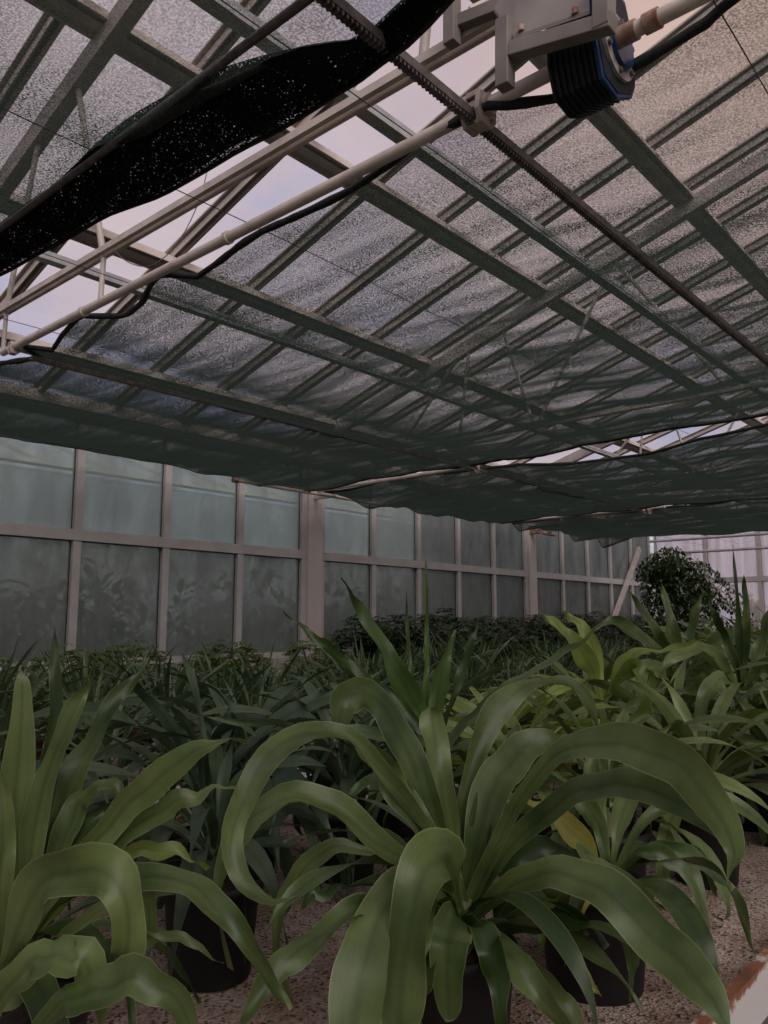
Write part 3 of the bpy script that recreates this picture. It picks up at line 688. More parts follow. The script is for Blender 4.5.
# --- near plants, drawn leaf by leaf --------------------------------------------------
ZG = EYE-.75
OCC = []
def hero(name, lab, cat, base, leaves, mt, stem=None, potr=.12, h=.2, cent=None, group=None, fill=12, wk=1):
    r = empty(name, (base[0], base[1], ZG)); tag(r, lab, cat, group); OCC.append((base[0], base[1]))
    pot(r, (base[0], base[1], ZG), potr, h)
    if stem: MB().tube(crom(stem[0], 10), [stem[1][0]+(stem[1][-1]-stem[1][0])*q/10 for q in range(11)], 14).build('stem', M_[mt], r)
    if fill:
        rf = random.Random(hash_(lab)); c = stem[0][-1]; b = stem[0][0]
        for i in range(fill):
            q = i/fill; az = i*2.4+rf.uniform(-.3,.3); o = b.lerp(c, .35+.5*q)
            pts = arch(az, rf.uniform(.28,.46), rf.uniform(.2,.9)+.3*q, rf.uniform(1.3,2.2), o, wob=.3, rn=rf)
            pts = [Vector((p.x, p.y, max(p.z, ZG+.02))) for p in pts]
            if min((p-CAM).length for p in pts) < .95: continue
            mb = MB(); leaf(mb, pts, rf.uniform(.035,.06), nrm=(rf.uniform(-.3,.3), rf.uniform(-.3,.3), 1), n=18, fold=.3, rip=.12, tone=rf.uniform(.1,.45), seed=i); mb.build('leaf', M_[mt], r)
    for i, L_ in enumerate(leaves):
        d = dict(face=.5, fold=.34, rip=.26, tone=.5, basew=.27); d.update(L_[2] if len(L_) > 2 else {})
        m_ = d.pop('mt', mt); lb = d.pop('lab', None); pts = [at(*p) for p in L_[0]]
        mb = MB(); leaf(mb, pts, L_[1]*wk*(.80 if not d.get('blunt') else .72), seed=i+hash_(name), n=30, **d); o = mb.build('leaf', M_[m_], r)
        if lb: o['label'] = lb
    return r
def hash_(s): return sum(ord(c)*(i+3) for i, c in enumerate(s)) % 997
c1 = (462, 905, 1.44)
A = [
 ([(462,915,1.42),(455,880,1.37),(446,858,1.31),(428,868,1.25),(413,915,1.20),(402,985,1.17),(396,1060,1.15)], .118, dict(face=.75, tone=.56, blunt=True, fold=.12)),
 ([(462,900,1.45),(452,850,1.46),(441,790,1.49),(434,735,1.52),(431,704,1.53)], .075, dict(face=.9, tone=.62, fold=.5, blunt=True)),
 ([(457,895,1.46),(438,840,1.46),(416,775,1.46),(392,722,1.46),(366,694,1.45),(345,700,1.44),(339,728,1.43),(340,750,1.43)], .078, dict(face=.6, tone=.42)),
 ([(448,860,1.42),(420,815,1.40),(382,770,1.37),(345,741,1.34),(306,734,1.31),(268,756,1.27),(243,800,1.24),(231,845,1.22),(236,876,1.20),(262,895,1.18),(297,898,1.16)], .058, dict(face=.62, tone=.52, peak=.42)),
 ([(450,890,1.40),(415,862,1.37),(372,838,1.34),(330,806,1.32),(285,800,1.30),(250,818,1.28),(228,852,1.26),(218,900,1.25),(230,965,1.24)], .070, dict(face=.55, tone=.47)),
 ([(450,912,1.40),(418,900,1.38),(385,889,1.36),(348,886,1.33),(318,892,1.31),(302,910,1.30)], .044, dict(face=.4, tone=.22)),
 ([(450,925,1.38),(410,915,1.34),(366,914,1.28),(326,930,1.22),(292,957,1.18),(264,985,1.15),(238,1028,1.12)], .066, dict(face=.6, tone=.5)),
 ([(458,915,1.40),(425,888,1.35),(398,893,1.29),(377,925,1.23),(362,975,1.19),(352,1030,1.16),(346,1090,1.14)], .118, dict(face=.8, tone=.6, blunt=True, fold=.1, rip=.03)),
 ([(445,890,1.44),(400,860,1.44),(356,848,1.44),(318,856,1.44),(290,890,1.43),(278,930,1.42),(281,972,1.41),(294,1008,1.40)], .042, dict(face=.6, tone=.5, fold=.4)),
 ([(462,928,1.38),(456,918,1.28),(450,940,1.22),(448,980,1.19),(450,1022,1.18)], .080, dict(face=.85, tone=.33, blunt=True, fold=.15, rip=.08, peak=.3)),
 ([(468,930,1.40),(486,938,1.32),(512,962,1.24),(545,1000,1.20),(588,1050,1.18)], .070, dict(face=.75, tone=.38, fold=.1)),
 ([(468,930,1.42),(500,948,1.34),(535,975,1.28),(572,1015,1.25),(605,1060,1.24)], .050, dict(face=.6, tone=.3)),
 ([(466,925,1.43),(492,902,1.39),(520,880,1.34),(560,874,1.28),(602,888,1.23),(640,922,1.18),(680,962,1.13),(712,1000,1.09),(733,1036,1.06)], .098, dict(face=.75, tone=.6, fold=.18, peak=.56, rip=.10)),
 ([(470,925,1.42),(505,930,1.40),(545,922,1.37),(590,926,1.33),(632,945,1.29),(668,975,1.27)], .055, dict(face=.5, tone=.25)),
 ([(468,910,1.46),(492,858,1.43),(520,800,1.39),(552,760,1.34),(592,746,1.28),(636,745,1.22),(682,768,1.16),(716,808,1.12),(734,850,1.10),(728,884,1.10)], .082, dict(face=.7, tone=.5, peak=.55, fold=.25, rip=.16)),
 ([(468,920,1.46),(496,868,1.43),(530,826,1.39),(570,795,1.34),(615,784,1.28),(660,795,1.23),(704,818,1.18),(738,842,1.15)], .080, dict(face=.66, tone=.46, fold=.22, peak=.58, rip=.12)),
 ([(464,905,1.48),(474,850,1.48),(490,795,1.50),(514,758,1.52),(545,740,1.54),(575,752,1.55)], .098, dict(face=.85, tone=.55, fold=.2, rip=.04)),
 ([(461,905,1.49),(462,840,1.51),(470,775,1.55),(490,722,1.59),(522,690,1.64),(556,684,1.68),(588,700,1.70),(604,738,1.70)], .062, dict(face=.6, tone=.4)),
 ([(462,930,1.38),(478,925,1.28),(492,955,1.22),(500,1000,1.20),(505,1050,1.2)], .055, dict(face=.8, tone=.15)),
 ([(460,935,1.38),(440,930,1.30),(405,950,1.25),(380,990,1.22),(370,1040,1.2)], .05, dict(face=.7, tone=.25)),
 ([(458,905,1.43),(432,850,1.42),(404,800,1.41),(378,760,1.40),(350,735,1.39)], .070, dict(face=.8, tone=.48, fold=.35)),
 ([(470,900,1.47),(480,850,1.48),(484,800,1.51),(506,755,1.56),(520,722,1.60)], .055, dict(face=.7, tone=.35, fold=.3)),
 ([(458,930,1.38),(435,935,1.28),(420,965,1.22),(415,1005,1.20),(420,1040,1.2)], .06, dict(face=.7, tone=.2)),
]
b1 = onz(460, 965, -.59)
hero('crinum_lily', 'large strap leaved plant in the foreground, its broad leaves spreading from one crown', 'plant', (b1.x, b1.y), A, 'leafA', potr=.095,
     stem=([Vector((b1.x, b1.y, ZG+.16)), at(462, 930, 1.44), at(462, 900, 1.45)], [.026, .024, .018]))
B = [
 ([(10,960,1.22),(6,900,1.22),(12,820,1.22),(20,740,1.23),(22,690,1.24),(20,668,1.25)], .062, dict(face=.95, tone=.72, fold=.3, rip=.03)),
 ([(15,950,1.24),(30,860,1.25),(48,780,1.28),(56,700,1.31),(55,622,1.34)], .045, dict(face=.95, tone=.18, fold=.35)),
 ([(14,955,1.22),(26,880,1.22),(38,810,1.23),(58,745,1.24),(80,700,1.26),(94,676,1.27)], .050, dict(face=.9, tone=.6, fold=.4)),
 ([(18,950,1.24),(36,880,1.26),(62,800,1.29),(92,738,1.33),(122,695,1.37),(147,660,1.40)], .052, dict(face=.85, tone=.3, fold=.25)),
 ([(22,945,1.20),(58,885,1.20),(108,825,1.20),(160,775,1.20),(212,745,1.20),(250,738,1.21)], .052, dict(face=.85, tone=.62, fold=.35)),
 ([(26,948,1.22),(70,885,1.22),(118,840,1.22),(165,808,1.22),(205,792,1.23),(238,788,1.23)], .046, dict(face=.75, tone=.5, fold=.3)),
 ([(2,960,1.17),(-2,900,1.16),(2,840,1.16),(0,790,1.17),(-8,760,1.18)], .052, dict(face=.95, tone=.66)),
 ([(0,985,1.10),(14,935,1.08),(42,885,1.06),(82,868,1.04),(118,880,1.03),(129,920,1.03),(122,960,1.04),(106,982,1.05)], .082, dict(face=.75, tone=.6, fold=.15, peak=.35)),
 ([(-20,1045,1.00),(8,985,.98),(42,958,.97),(78,958,.97),(96,985,.98),(100,1030,.99)], .070, dict(face=.7, tone=.56, fold=.15)),
 ([(20,1060,.96),(52,1012,.95),(92,988,.94),(140,982,.93),(180,1005,.93),(200,1060,.93)], .062, dict(face=.65, tone=.48, fold=.2)),
 ([(60,905,1.24),(100,880,1.22),(145,877,1.20),(190,888,1.17),(228,918,1.14),(262,962,1.12),(290,1012,1.10)], .062, dict(face=.7, tone=.5, fold=.18)),
 ([(40,930,1.25),(85,880,1.25),(130,852,1.25),(175,852,1.26),(208,868,1.27)], .034, dict(face=.7, tone=.65, mt='leafC')),
 ([(30,960,1.2),(80,930,1.2),(130,928,1.2),(180,938,1.2),(224,965,1.2)], .024, dict(face=.6, tone=.6)),
 ([(24,940,1.24),(60,850,1.27),(82,800,1.29),(112,788,1.30),(128,808,1.3)], .05, dict(face=.6, tone=.5)),
 ([(60,940,1.15),(110,905,1.17),(140,890,1.2),(150,925,1.2),(148,965,1.2)], .045, dict(face=.75, tone=.62)),
 ([(15,960,1.25),(48,900,1.26),(70,850,1.28),(98,815,1.3),(120,800,1.32)], .05, dict(face=.8, tone=.4)),
 ([(10,975,1.2),(60,960,1.22),(110,968,1.25),(150,1000,1.27)], .05, dict(face=.6, tone=.4)),
]
b2 = onz(8, 1000, -.56)
hero('crinum_lily', 'strap leaved plant at the left edge with tall upright leaves', 'plant', (b2.x, b2.y), B, 'leafA',
     stem=([Vector((b2.x, b2.y, ZG+.16)), at(10, 985, 1.22), at(12, 935, 1.23)], [.026, .024, .018]))
# sword leaved plant behind the large one
S = [
 ([(432,735,1.92),(412,700,1.92),(388,655,1.92),(362,612,1.92),(341,577,1.92)], .062, dict(face=.95, tone=.55, fold=.2, basew=.8, peak=.3)),
 ([(436,740,1.95),(437,700,1.95),(444,665,1.96),(456,632,1.97)], .058, dict(face=.95, tone=.62, fold=.3, basew=.7, peak=.4)),
 ([(425,735,1.90),(395,700,1.92),(350,665,1.95),(312,635,1.97),(284,609,1.98)], .038, dict(face=.7, tone=.2, fold=.2, basew=.8, peak=.3)),
 ([(424,740,1.95),(426,690,1.97),(427,630,2.0),(426,560,2.02)], .020, dict(face=.9, tone=.6, fold=.2, basew=.9, peak=.3)),
 ([(418,740,1.95),(412,690,1.97),(408,640,2.0),(406,580,2.02)], .020, dict(face=.9, tone=.3, fold=.2, basew=.9, peak=.3)),
 ([(430,742,1.88),(380,734,1.80),(320,728,1.74),(260,722,1.68),(195,717,1.62)], .034, dict(face=.92, tone=.6, fold=.2, basew=.9, peak=.3, mt='leafD')),
 ([(445,745,1.86),(478,712,1.84),(520,680,1.82),(566,652,1.80),(606,620,1.79)], .030, dict(face=.92, tone=.65, fold=.2, basew=.9, peak=.3, mt='leafD')),
 ([(440,740,1.98),(455,690,2.0),(470,650,2.02),(478,620,2.04)], .03, dict(face=.9, tone=.3)),
 ([(420,745,1.95),(390,720,1.97),(365,705,2.0),(345,700,2.02)], .04, dict(face=.6, tone=.4)),
]
b3 = onz(436, 800, -.60); b3 = Vector((1.60, 1.24, 0))
hero('sword_leaf_plant', 'plant with stiff upright dark green sword leaves behind the foreground crown', 'plant', (b3.x, b3.y), S, 'leafS',
     stem=([Vector((b3.x, b3.y, ZG+.16)), at(434, 790, 1.93), at(432, 735, 1.93)], [.032, .028, .022]))
# plant in the black pot at the right
Rr = [
 ([(606,885,1.60),(590,850,1.58),(560,820,1.57),(525,800,1.58),(500,792,1.6)], .05, dict(face=.7, tone=.5, mt='leafY', lab='yellowing leaf')),
 ([(610,885,1.60),(600,860,1.50),(585,850,1.45),(600,870,1.40),(640,900,1.36),(668,945,1.35),(680,990,1.35)], .055, dict(face=.6, tone=.4)),
 ([(612,880,1.62),(640,852,1.60),(672,862,1.58),(698,895,1.56),(702,940,1.55),(690,985,1.54)], .040, dict(face=.65, tone=.4)),
 ([(612,880,1.62),(650,850,1.62),(700,862,1.62),(735,900,1.62),(757,958,1.62)], .042, dict(face=.65, tone=.45)),
 ([(612,880,1.62),(640,825,1.64),(680,800,1.66),(715,815,1.68),(740,850,1.70)], .045, dict(face=.6, tone=.35)),
 ([(608,880,1.58),(612,900,1.5),(622,925,1.47),(632,960,1.46),(630,1000,1.46)], .045, dict(face=.8, tone=.3)),
 ([(606,885,1.60),(570,880,1.55),(545,910,1.53),(540,950,1.52)], .04, dict(face=.7, tone=.6, mt='leafC', lab='pale leaf')),
 ([(606,885,1.58),(585,905,1.5),(575,945,1.47),(590,980,1.46),(602,996,1.45)], .026, dict(face=.8, tone=.7, mt='leafY', lab='yellow leaf with a withered tip')),
 ([(610,880,1.64),(600,830,1.66),(575,790,1.7),(548,770,1.75)], .05, dict(face=.75, tone=.4)),
 ([(612,880,1.64),(620,820,1.68),(640,770,1.72),(662,742,1.76)], .05, dict(face=.75, tone=.55)),
 ([(612,880,1.64),(598,810,1.7),(592,760,1.75),(600,720,1.8)], .05, dict(face=.8, tone=.6)),
 ([(612,885,1.62),(662,880,1.58),(690,915,1.56),(697,965,1.55),(716,940,1.54)], .02, dict(face=.6, tone=.3)),
 ([(606,885,1.6),(560,850,1.6),(520,860,1.58),(500,900,1.57),(505,960,1.56)], .06, dict(face=.8, tone=.15)),
]
b4 = Vector((1.62, .835, 0))
hero('crinum_lily', 'strap leaved plant in the black pot at the right, near the rusting bench rim', 'plant', (b4.x, b4.y), Rr, 'leafA', potr=.118, h=.21,
     stem=([Vector((b4.x, b4.y, ZG+.16)), at(610, 885, 1.60)], [.035, .026]))
T1 = [
 ([(679,690,3.7),(675,650,3.7),(669,615,3.72),(661,580,3.74)], .10, dict(face=.9, tone=.45)),
 ([(678,690,3.7),(668,655,3.68),(652,625,3.66),(630,590,3.64)], .09, dict(face=.85, tone=.3)),
 ([(680,690,3.7),(686,650,3.7),(694,620,3.72),(703,592,3.74)], .09, dict(face=.85, tone=.55)),
 ([(678,690,3.6),(662,660,3.55),(640,635,3.5),(612,622,3.45),(590,632,3.4)], .10, dict(face=.6, tone=.5)),
 ([(680,690,3.6),(700,655,3.55),(722,638,3.5),(745,640,3.45),(762,655,3.4)], .10, dict(face=.6, tone=.55)),
 ([(676,690,3.5),(660,672,3.4),(640,672,3.3),(625,690,3.25),(620,715,3.2)], .11, dict(face=.7, tone=.65)),
 ([(682,690,3.5),(700,672,3.4),(715,680,3.3),(722,705,3.25)], .10, dict(face=.7, tone=.4)),
 ([(679,690,3.7),(690,665,3.8),(710,650,3.9),(730,630,4.0)], .09, dict(face=.7, tone=.35)),
]
p_ = at(679, 700, 3.7); hero('crinum_lily', 'tall upright strap leaved plant in front of the weeping fig', 'plant', (p_.x, p_.y), T1, 'leafA', stem=([Vector((p_.x, p_.y, ZG+.16)), at(679, 725, 3.7), at(679, 690, 3.7)], [.03,.026,.02]), wk=.8)
T2 = [
 ([(742,690,3.0),(740,650,3.0),(737,600,3.02),(733,545,3.05)], .04, dict(face=.9, tone=.2)),
 ([(742,690,3.0),(745,650,3.0),(746,610,3.0),(744,572,3.0)], .06, dict(face=.9, tone=.3)),
 ([(742,690,3.0),(732,655,3.0),(720,625,3.0),(706,598,3.0)], .06, dict(face=.9, tone=.2)),
 ([(744,690,3.0),(755,660,3.0),(765,630,3.0),(772,600,3.0)], .07, dict(face=.9, tone=.4)),
 ([(740,690,2.9),(720,660,2.85),(695,650,2.8),(670,660,2.75),(655,685,2.7)], .09, dict(face=.65, tone=.6)),
 ([(740,690,2.8),(722,680,2.7),(705,700,2.6),(698,735,2.55),(700,760,2.5)], .09, dict(face=.75, tone=.65)),
 ([(746,690,2.9),(765,665,2.8),(785,660,2.7)], .08, dict(face=.6, tone=.5)),
]
p_ = at(742, 700, 3.0); hero('crinum_lily', 'tall plant with thin pointed upright leaves at the right edge', 'plant', (p_.x, p_.y), T2, 'leafA', stem=([Vector((p_.x, p_.y, ZG+.16)), at(742, 725, 3.0), at(742, 690, 3.0)], [.03,.026,.02]), wk=.8)
T3 = [
 ([(600,700,2.9),(590,665,2.9),(565,632,2.9),(540,612,2.9)], .10, dict(face=.9, tone=.6, fold=.2)),
 ([(604,700,2.9),(596,655,2.95),(580,625,3.0),(562,610,3.05)], .09, dict(face=.9, tone=.7, fold=.2)),
 ([(606,700,2.8),(618,672,2.75),(640,652,2.7),(672,650,2.65),(700,640,2.6)], .07, dict(face=.6, tone=.6)),
 ([(604,700,2.7),(612,690,2.6),(632,668,2.55),(640,672,2.5),(645,700,2.5),(622,748,2.5)], .07, dict(face=.7, tone=.3)),
 ([(600,700,2.8),(580,685,2.7),(556,690,2.6),(540,715,2.5)], .07, dict(face=.7, tone=.6)),
 ([(604,705,2.6),(618,735,2.4),(640,715,2.4),(652,680,2.4),(646,668,2.4)], .07, dict(face=.9, tone=.2)),
]
p_ = at(602, 715, 2.9); hero('crinum_lily', 'pale strap leaved plant with two broad leaves leaning left, right of the sword leaves', 'plant', (p_.x, p_.y), T3, 'leafC', stem=([Vector((p_.x, p_.y, ZG+.16)), at(602, 735, 2.9), at(602, 700, 2.9)], [.03,.026,.02]), wk=.8)
# --- other potted plants on the first bench ------------------------------------------
near = [ # x, y, kind, size, label
 (2.46, .90, 'leafA', 1.0, 'green strap leaved plant in a black pot at the right edge by the bench rim'),
 (2.15, 1.32, 'leafC', .95, 'pale green strap leaved plant behind the black pot at the right'),
 (1.32, 1.78, 'leafB', 1.05, 'dark leaved plant in a black pot left of the foreground crown'),
 (.92, 1.98, 'leafB', .95, 'dark grey green plant behind the left edge plant'),
 (1.78, 1.72, 'leafB', 1.0, 'dark green strap leaved plant behind the foreground crown'),
 (1.85, 2.25, 'leafB', .9, 'dark plant in a black pot at the back of the first bench'),
 (2.65, 1.75, 'leafC', .9, 'light yellow green plant behind the sword leaves'),
 (2.98, 1.22, 'leafA', 1.1, 'bushy strap leaved plant at the right of the foreground crown'),
 (3.02, .82, 'leafA', 1.0, 'second strap leaved plant from the camera along the bench rim'),
 (1.38, 2.35, 'leafD', .9, 'thin leaved plant at the back of the first bench on the left'),
 (1.62, 1.98, 'leafB', 1.05, 'dark glossy plant second from the back of the first bench, behind the foreground crown'),
 (1.12, 1.48, 'leafB', .8, 'small dark plant between the left edge plant and the foreground crown'),
 (2.05, 1.72, 'leafB', 1.0, 'dark strap leaved plant behind the sword leaved plant'),
 (2.08, 1.02, 'leafA', .95, 'strap leaved plant just behind the black pot with yellow leaves'),
 (3.75, 1.15, 'leafA', 1.25, 'tall strap leaved plant rising at the right, its leaves reaching the far shrubs'),
 (3.9, .8, 'leafB', 1.1, 'tall dark strap leaved plant at the right edge of the picture'),
 (4.6, 1.2, 'leafB', 1.5, 'tall dark pointed plant right of the weeping fig'),
 (3.35, 1.7, 'leafA', 1.15, 'strap leaved plant right of the pale green ones'),
 (2.35, 2.28, 'leafD', .95, 'thin leaved plant at the back of the first bench near the middle'),
]
for i, (x, y, k, s, lab) in enumerate(near):
    if any(math.hypot(x-a, y-b) < .22 for a, b in OCC): print('TOO CLOSE', x, y, lab)
    OCC.append((x, y))
    p = strap_plant('strap_leaf_plant', k, 22, .54*s, (.052 if k != 'leafD' else .03)*s, 100+i, split=True, mt=k, stem=.10, potr=.105, rise=(.5,1.5), droop=(1.0,2.5), seg=16)
    p.location = (x, y, ZG); p.rotation_euler = (0,0,i*1.3); tag(p, lab, 'plant')
# templates for the farther plants: copies share their meshes
def template(fn, *a, **k):
    r = fn(*a, **k); return r
used = {}
def put(r, key, x, y, z, rz, s, lab, cat, group):
    if key not in used:
        used[key] = 1; o = r; o.location = (x, y, z); o.rotation_euler = (0,0,rz); o.scale = (s,)*3
    else: o = copy_tree(r, (x, y, z), rz, s)
    tag(o, lab, cat, group); return o
TC = [strap_plant('strap_leaf_plant', 'c', 26, .46, .042, 200+i, mt='leafC', stem=.06, potr=.10, rise=(.3,1.35), droop=(1.2,2.4), seg=10) for i in range(3)]
TA = [strap_plant('strap_leaf_plant', 'a', 24, .66, .050, 210+i, tone=(.25,.8), mt='leafA', stem=.12, potr=.11, rise=(.6,1.5), droop=(.9,2.6), seg=14) for i in range(4)]
TD = [strap_plant('narrow_leaf_plant', 'd', 46, .46, .024, 220+i, mt='leafD', stem=.02, potr=.09, h=.15, rise=(.7,1.5), droop=(.1,1.2), seg=7, rip=0, potm='black') for i in range(3)]
TE = [strap_plant('narrow_leaf_plant', 'e', 40, .40, .030, 230+i, mt='leafD', stem=.02, potr=.09, h=.15, rise=(.6,1.5), droop=(.3,1.6), seg=7, rip=0, potm='terra') for i in range(2)]
rn = random.Random(11)
ORD = 'first second third fourth fifth sixth seventh eighth ninth tenth eleventh twelfth thirteenth fourteenth fifteenth sixteenth seventeenth eighteenth nineteenth twentieth'.split()+['twenty '+q for q in 'first second third fourth fifth sixth seventh eighth ninth'.split()]
ROW = ['beside the rim', 'one in from the rim', 'in the middle row', 'one row from the back', 'in the back row']
nk = 0
t = 3.5; ci = 0
while t < 14:
    for j, y in enumerate((.85, 1.25, 1.65, 2.05, 2.42)):
        if rn.random() < .06: continue
        x = t+rn.uniform(-.12,.12)+(.2 if j % 2 else 0); yy = y+rn.uniform(-.05,.05)
        if any(math.hypot(x-a, yy-b) < .25 for a, b in OCC): continue
        T = TC if (j >= 2 and t < 5.5) or rn.random() < .2 else TA
        k = rn.randrange(len(T)); key = ('C' if T is TC else 'A')+str(k)
        s = rn.uniform(.85,1.15) if T is TC else rn.uniform(.9,1.2)
        kind = 'pale' if T is TC else 'mid green'
        put(T[k], key, x, yy, ZG, rn.random()*6.28, s, '%s strap leaved plant %s, %s crosswise row' % (kind, ROW[j], ORD[ci]), 'plant', 'strap leaved plants along the first bench')
    t += .46 if t < 7 else .62; ci += 1
# bench 2: narrow leaved plants
ci = 0; t = .6
while t < 13:
    for j, y in enumerate((3.35, 3.78, 4.2, 4.65)):
        x = t+rn.uniform(-.1,.1)+(.18 if j % 2 else 0); yy = y+rn.uniform(-.07,.07)
        T = TE if rn.random() < .3 else TD; k = rn.randrange(len(T)); key = ('E' if T is TE else 'D')+str(k)
        put(T[k], key, x, yy, ZG, rn.random()*6.28, rn.uniform(.85,1.2), 'narrow leaved plant, %s of the second bench, %s from the left' % (['front row','second row','third row','back row'][j], ORD[ci]), 'plant', 'narrow leaved plants on the second bench')
    t += .42 if t < 6 else .6; ci += 1
# terracotta pots seen among them
for (px_, py_, h_, s, lab) in ((143, 690, -.47, .9, 'terracotta pot among the narrow leaved plants on the left'), (462, 668, -.40, .8, 'terracotta pot before the dark shrubs near the middle')):
    p = onz(px_, py_+6, h_); r = empty('flower_pot', (p.x, p.y, ZG)); tag(r, lab, 'pot')
    pot(r, (p.x, p.y, ZG), .13*s, .30*s, 'terra')
# ------------------------------------------------------------------ shrubs
def leaflet(mb, c, d, L_, w, tone, nrm=None):
    d = Vector(d).normalized(); u = Vector(nrm or (0,0,1)); s = d.cross(u)
    if s.length < .1: s = d.cross(Vector((1,0,0)))
    s.normalize(); c = Vector(c); n = s.cross(d)
    b = mb.add([c, c+d*L_*.35+s*w/2-n*w*.1, c+d*L_*.75+s*w*.38-n*w*.1, c+d*L_-n*w*.35, c+d*L_*.75-s*w*.38-n*w*.1, c+d*L_*.35-s*w/2-n*w*.1, c+d*L_*.5], [(0,1,6),(1,2,6),(2,3,6),(3,4,6),(4,5,6),(5,0,6)], True, tone)
    for k, q in enumerate(((.5,0),(1,.35),(.9,.75),(.5,.9),(.1,.75),(0,.35),(.5,.5))): mb.uv[b+k] = q
def umbrella_shrub(seed, rx=.38, h=.62, n=330, ml='bush', pr=.13, name='umbrella_shrub'):
    rn = random.Random(seed); r = empty(name, (0,0,0)); pot(r, (0,0,0), pr, .22)
    m = MB()
    for k in range(5):
        a = k*1.26+rn.random(); m.tube([(0.02*math.cos(a),.02*math.sin(a),.19), (.5*rx*math.cos(a),.5*rx*math.sin(a),.3+h*.4), (.7*rx*math.cos(a),.7*rx*math.sin(a),.25+h*.8)], [.012,.009,.004], 6)
    m.build('stems', M_['bark'], r); mb = MB()
    for i in range(n):
        a = rn.random()*6.283; q = rn.random()**.5; z = rn.random(); rr = rx*q*(.75+.35*math.sin(z*3))
        c = Vector((rr*math.cos(a), rr*math.sin(a), .22+h*(z*(1.02-.35*q*q)))); nf = 6; a0 = rn.random()*6; tl = rn.uniform(.3,.75)*(.6+.7*z)
        lr = rn.uniform(.055,.095)
        for k in range(nf):
            b = a0+k*6.283/nf; leaflet(mb, c, (math.cos(b), math.sin(b), -.25+rn.uniform(-.2,.2)), lr, lr*.42, tl)
    mb.build('leaves', M_[ml], r); return r
TS = [umbrella_shrub(300+i) for i in range(3)]
t = 6.7; i = 0
while t < 16:
    for j, y in enumerate((5.65, 6.2)):
        if t < 6.4 and j == 0: continue
        k = rn.randrange(3); s = rn.uniform(.95,1.12)*(1.0 if t > 6.6 else .85)
        put(TS[k], 'S%d' % k, t+rn.uniform(-.08,.08), y+rn.uniform(-.06,.06), ZG, rn.random()*6, s, 'dark umbrella leaved shrub, %s row under the windows, %s from the left' % ('front' if j == 0 else 'back', ORD[i]), 'shrub', 'dark shrubs along the window wall')
    t += .52; i += 1
TL = [umbrella_shrub(310+i, .36, .45, 170, 'bushL') for i in range(2)]
for i in range(12):
    k = i % 2
    put(TL[k], 'L%d' % k, .9+i*.42, 6.05+.3*math.sin(i*2.1), ZG, i*1.7, .84+.08*math.sin(i*3), 'low bright leaved shrub under the left windows, %s' % ['at the left edge','at the left edge, second from the frame','left of the first mullion','just right of the first mullion','between the first two mullions','before the second mullion','right of the second mullion','between the second and third mullion','before the third mullion','left of the box column','second left of the box column','next to the box column'][i], 'shrub', 'low shrubs under the left windows')
# second bench, behind: dark shrubs right of the middle
i = 0; t = 7.0
while t < 13:
    k = rn.randrange(3); put(TS[k], 'S%d' % k, t, 5.15+rn.uniform(-.05,.05), ZG-.0, rn.random()*6, rn.uniform(.74,.9), 'dark shrub at the front edge of the window bench, %s from the left' % ORD[i], 'shrub', 'dark shrubs at the front of the window bench')
    t += .75; i += 1
# the small tree
def small_tree():
    x, y = 10.4, 4.0; r = empty('weeping_fig', (x, y, ZG)); tag(r, 'small bushy weeping fig tree rising above the plants before the end wall', 'tree')
    pot(r, (x, y, ZG), .16, .26, 'black'); rn = random.Random(5); zb = ZG+.24
    MB().tube([(x, y, zb), (x+.03, y+.01, zb+.35), (x-.01, y+.03, zb+.7), (x, y+.05, zb+1.0)], [.03,.026,.022,.016], 8).build('trunk', M_['bark'], r)
    m = MB(); mb = MB(); rv = RT; 
    lobes = [((0,.05,1.42),.30,1000),((-.0,.28,1.36),.26,650),((.05,-.10,1.18),.34,900),((0,.20,1.05),.28,700),((0,-.3,.95),.26,500),((0,.05,.80),.30,600)]
    base = Vector((x, y, ZG))
    for (dx, dy, dz), rad, n in lobes:
        c = base+Vector((dx, dy, dz+.05)); m.tube([base+Vector((0,.03,.8)), c], [.012,.005], 6)
        for i in range(n):
            v = Vector((rn.gauss(0,1), rn.gauss(0,1), rn.gauss(0,1))).normalized()*rad*rn.random()**.4
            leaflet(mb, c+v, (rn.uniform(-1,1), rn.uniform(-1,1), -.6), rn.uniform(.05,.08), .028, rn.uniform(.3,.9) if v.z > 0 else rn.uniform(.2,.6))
    # arching twigs towards the aisle side
    for k in range(16):
        a = Vector((rn.uniform(-.1,.2), -1, 0)).normalized(); L_ = rn.uniform(.4,.9); z0 = rn.uniform(.8,1.5); p0 = base+Vector((0,-.1,z0))
        pts = [p0+a*L_*s+Vector((rn.uniform(-.01,.01),0,.22*s*(1-s)*2-.55*s*s*rn.uniform(.6,1.2))) for s in (0,.25,.5,.75,1)]
        C = crom(pts, 26); m.tube(C[::3], .003, 4)
        for c in C[6:]:
            for q in range(2): leaflet(mb, c+Vector((rn.gauss(0,.02), rn.gauss(0,.02), rn.gauss(0,.02))), (rn.uniform(-1,1), rn.uniform(-1,1), -.7), .06, .028, rn.uniform(.6,1.0))
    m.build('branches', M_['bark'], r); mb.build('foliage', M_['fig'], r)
small_tree()
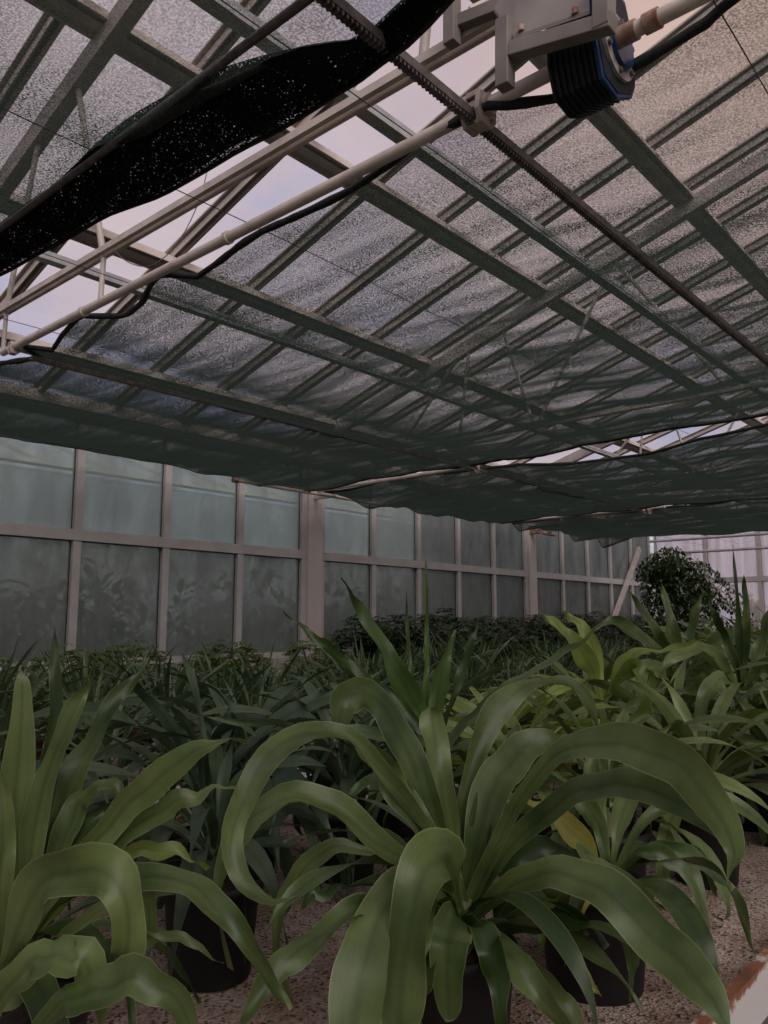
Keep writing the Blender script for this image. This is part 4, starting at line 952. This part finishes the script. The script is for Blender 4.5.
# ------------------------------------------------------------------ outside
def outdoor_bush(name, x, y, rx, h, n, ml, seed, lab, cat='bush', z=-.12, group=None, lf=.13):
    rn = random.Random(seed); r = empty(name, (x, y, z)); tag(r, lab, cat, group)
    m = MB(); mb = MB(); ls = [((rn.uniform(-.5,.5)*rx, rn.uniform(-.5,.5)*rx, h*rn.uniform(.3,.85)), rx*rn.uniform(.45,.7)) for _ in range(9)]
    for (dx, dy, dz), rad in ls:
        m.tube([(x, y, z), (x+dx*.4, y+dy*.4, z+dz*.6), (x+dx, y+dy, z+dz)], [.05,.03,.01], 6)
        for i in range(n//9):
            v = Vector((rn.gauss(0,1), rn.gauss(0,1), rn.gauss(0,1))).normalized()*rad*rn.random()**.35
            leaflet(mb, Vector((x+dx, y+dy, z+dz))+v, (rn.uniform(-1,1), rn.uniform(-1,1), rn.uniform(-.9,.2)), lf*rn.uniform(.7,1.3), lf*.45, rn.uniform(.1,.9))
    m.build('branches', M_['bark'], r); mb.build('foliage', M_[ml], r); return r
wl = ['at the far left','second from the left','third from the left','behind the first mullions','left of the box column','behind the box column','right of the box column','between the columns','before the farther column','behind the farther column','towards the corner','at the corner']
for i in range(12):
    outdoor_bush('outdoor_bush', -.2+i*1.75, 9.1+.25*math.sin(i*2.3), .95, 2.45+.25*math.sin(i*1.9), 520, 'outleaf', 400+i, 'leafy bush outside the hazed windows, '+wl[i], group='bushes outside the window wall', lf=.27)
eb = [(21.5, 5.6, 'outleaf', 'green bush outside the end wall, beside the corner'), (22.5, 3.2, 'outleaf', 'green bush outside the end wall, behind the broad mullion'), (22.5, 1.0, 'outleaf', 'green bush outside the end wall on the aisle side'), (18.2, 5.35, 'yleaf', 'yellow flowering bush seen through the end wall film')]
for i, (x, y, ml, lab) in enumerate(eb): outdoor_bush('outdoor_bush', x, y, .9 if ml == 'outleaf' else .25, 2.2 if ml == 'outleaf' else 2.9, 900 if ml == 'outleaf' else 300, ml, 450+i, lab)
# neighbouring glasshouse beyond the bushes
r = empty('neighbour_greenhouse', (6, 11.5, -.12)); tag(r, 'neighbouring glasshouse with a pale gutter and roof bars outside the windows', 'greenhouse')
MB().box((-8, 10.4, EYE+2.12), (30, 10.6, EYE+2.18)).build('gutter', M_['truss'], r)
m = MB(); m.add([(-8,10.5,EYE+2.2),(30,10.5,EYE+2.2),(30,16,EYE+4.2),(-8,16,EYE+4.2)], [(0,1,2,3)]); m.build('roof_glass', M_['nbglass'], r)
m = MB(); m.box((-8,10.48,-.12),(30,10.52,EYE+2.05)); m.build('side_glass', M_['nbglass'], r)
for i in range(28):
    x = -4+i*1.1; MB().beam((x,10.5,EYE+2.2), (x+.0,16,EYE+4.2), .07, .08).build('roof_bar', M_['truss'], r)
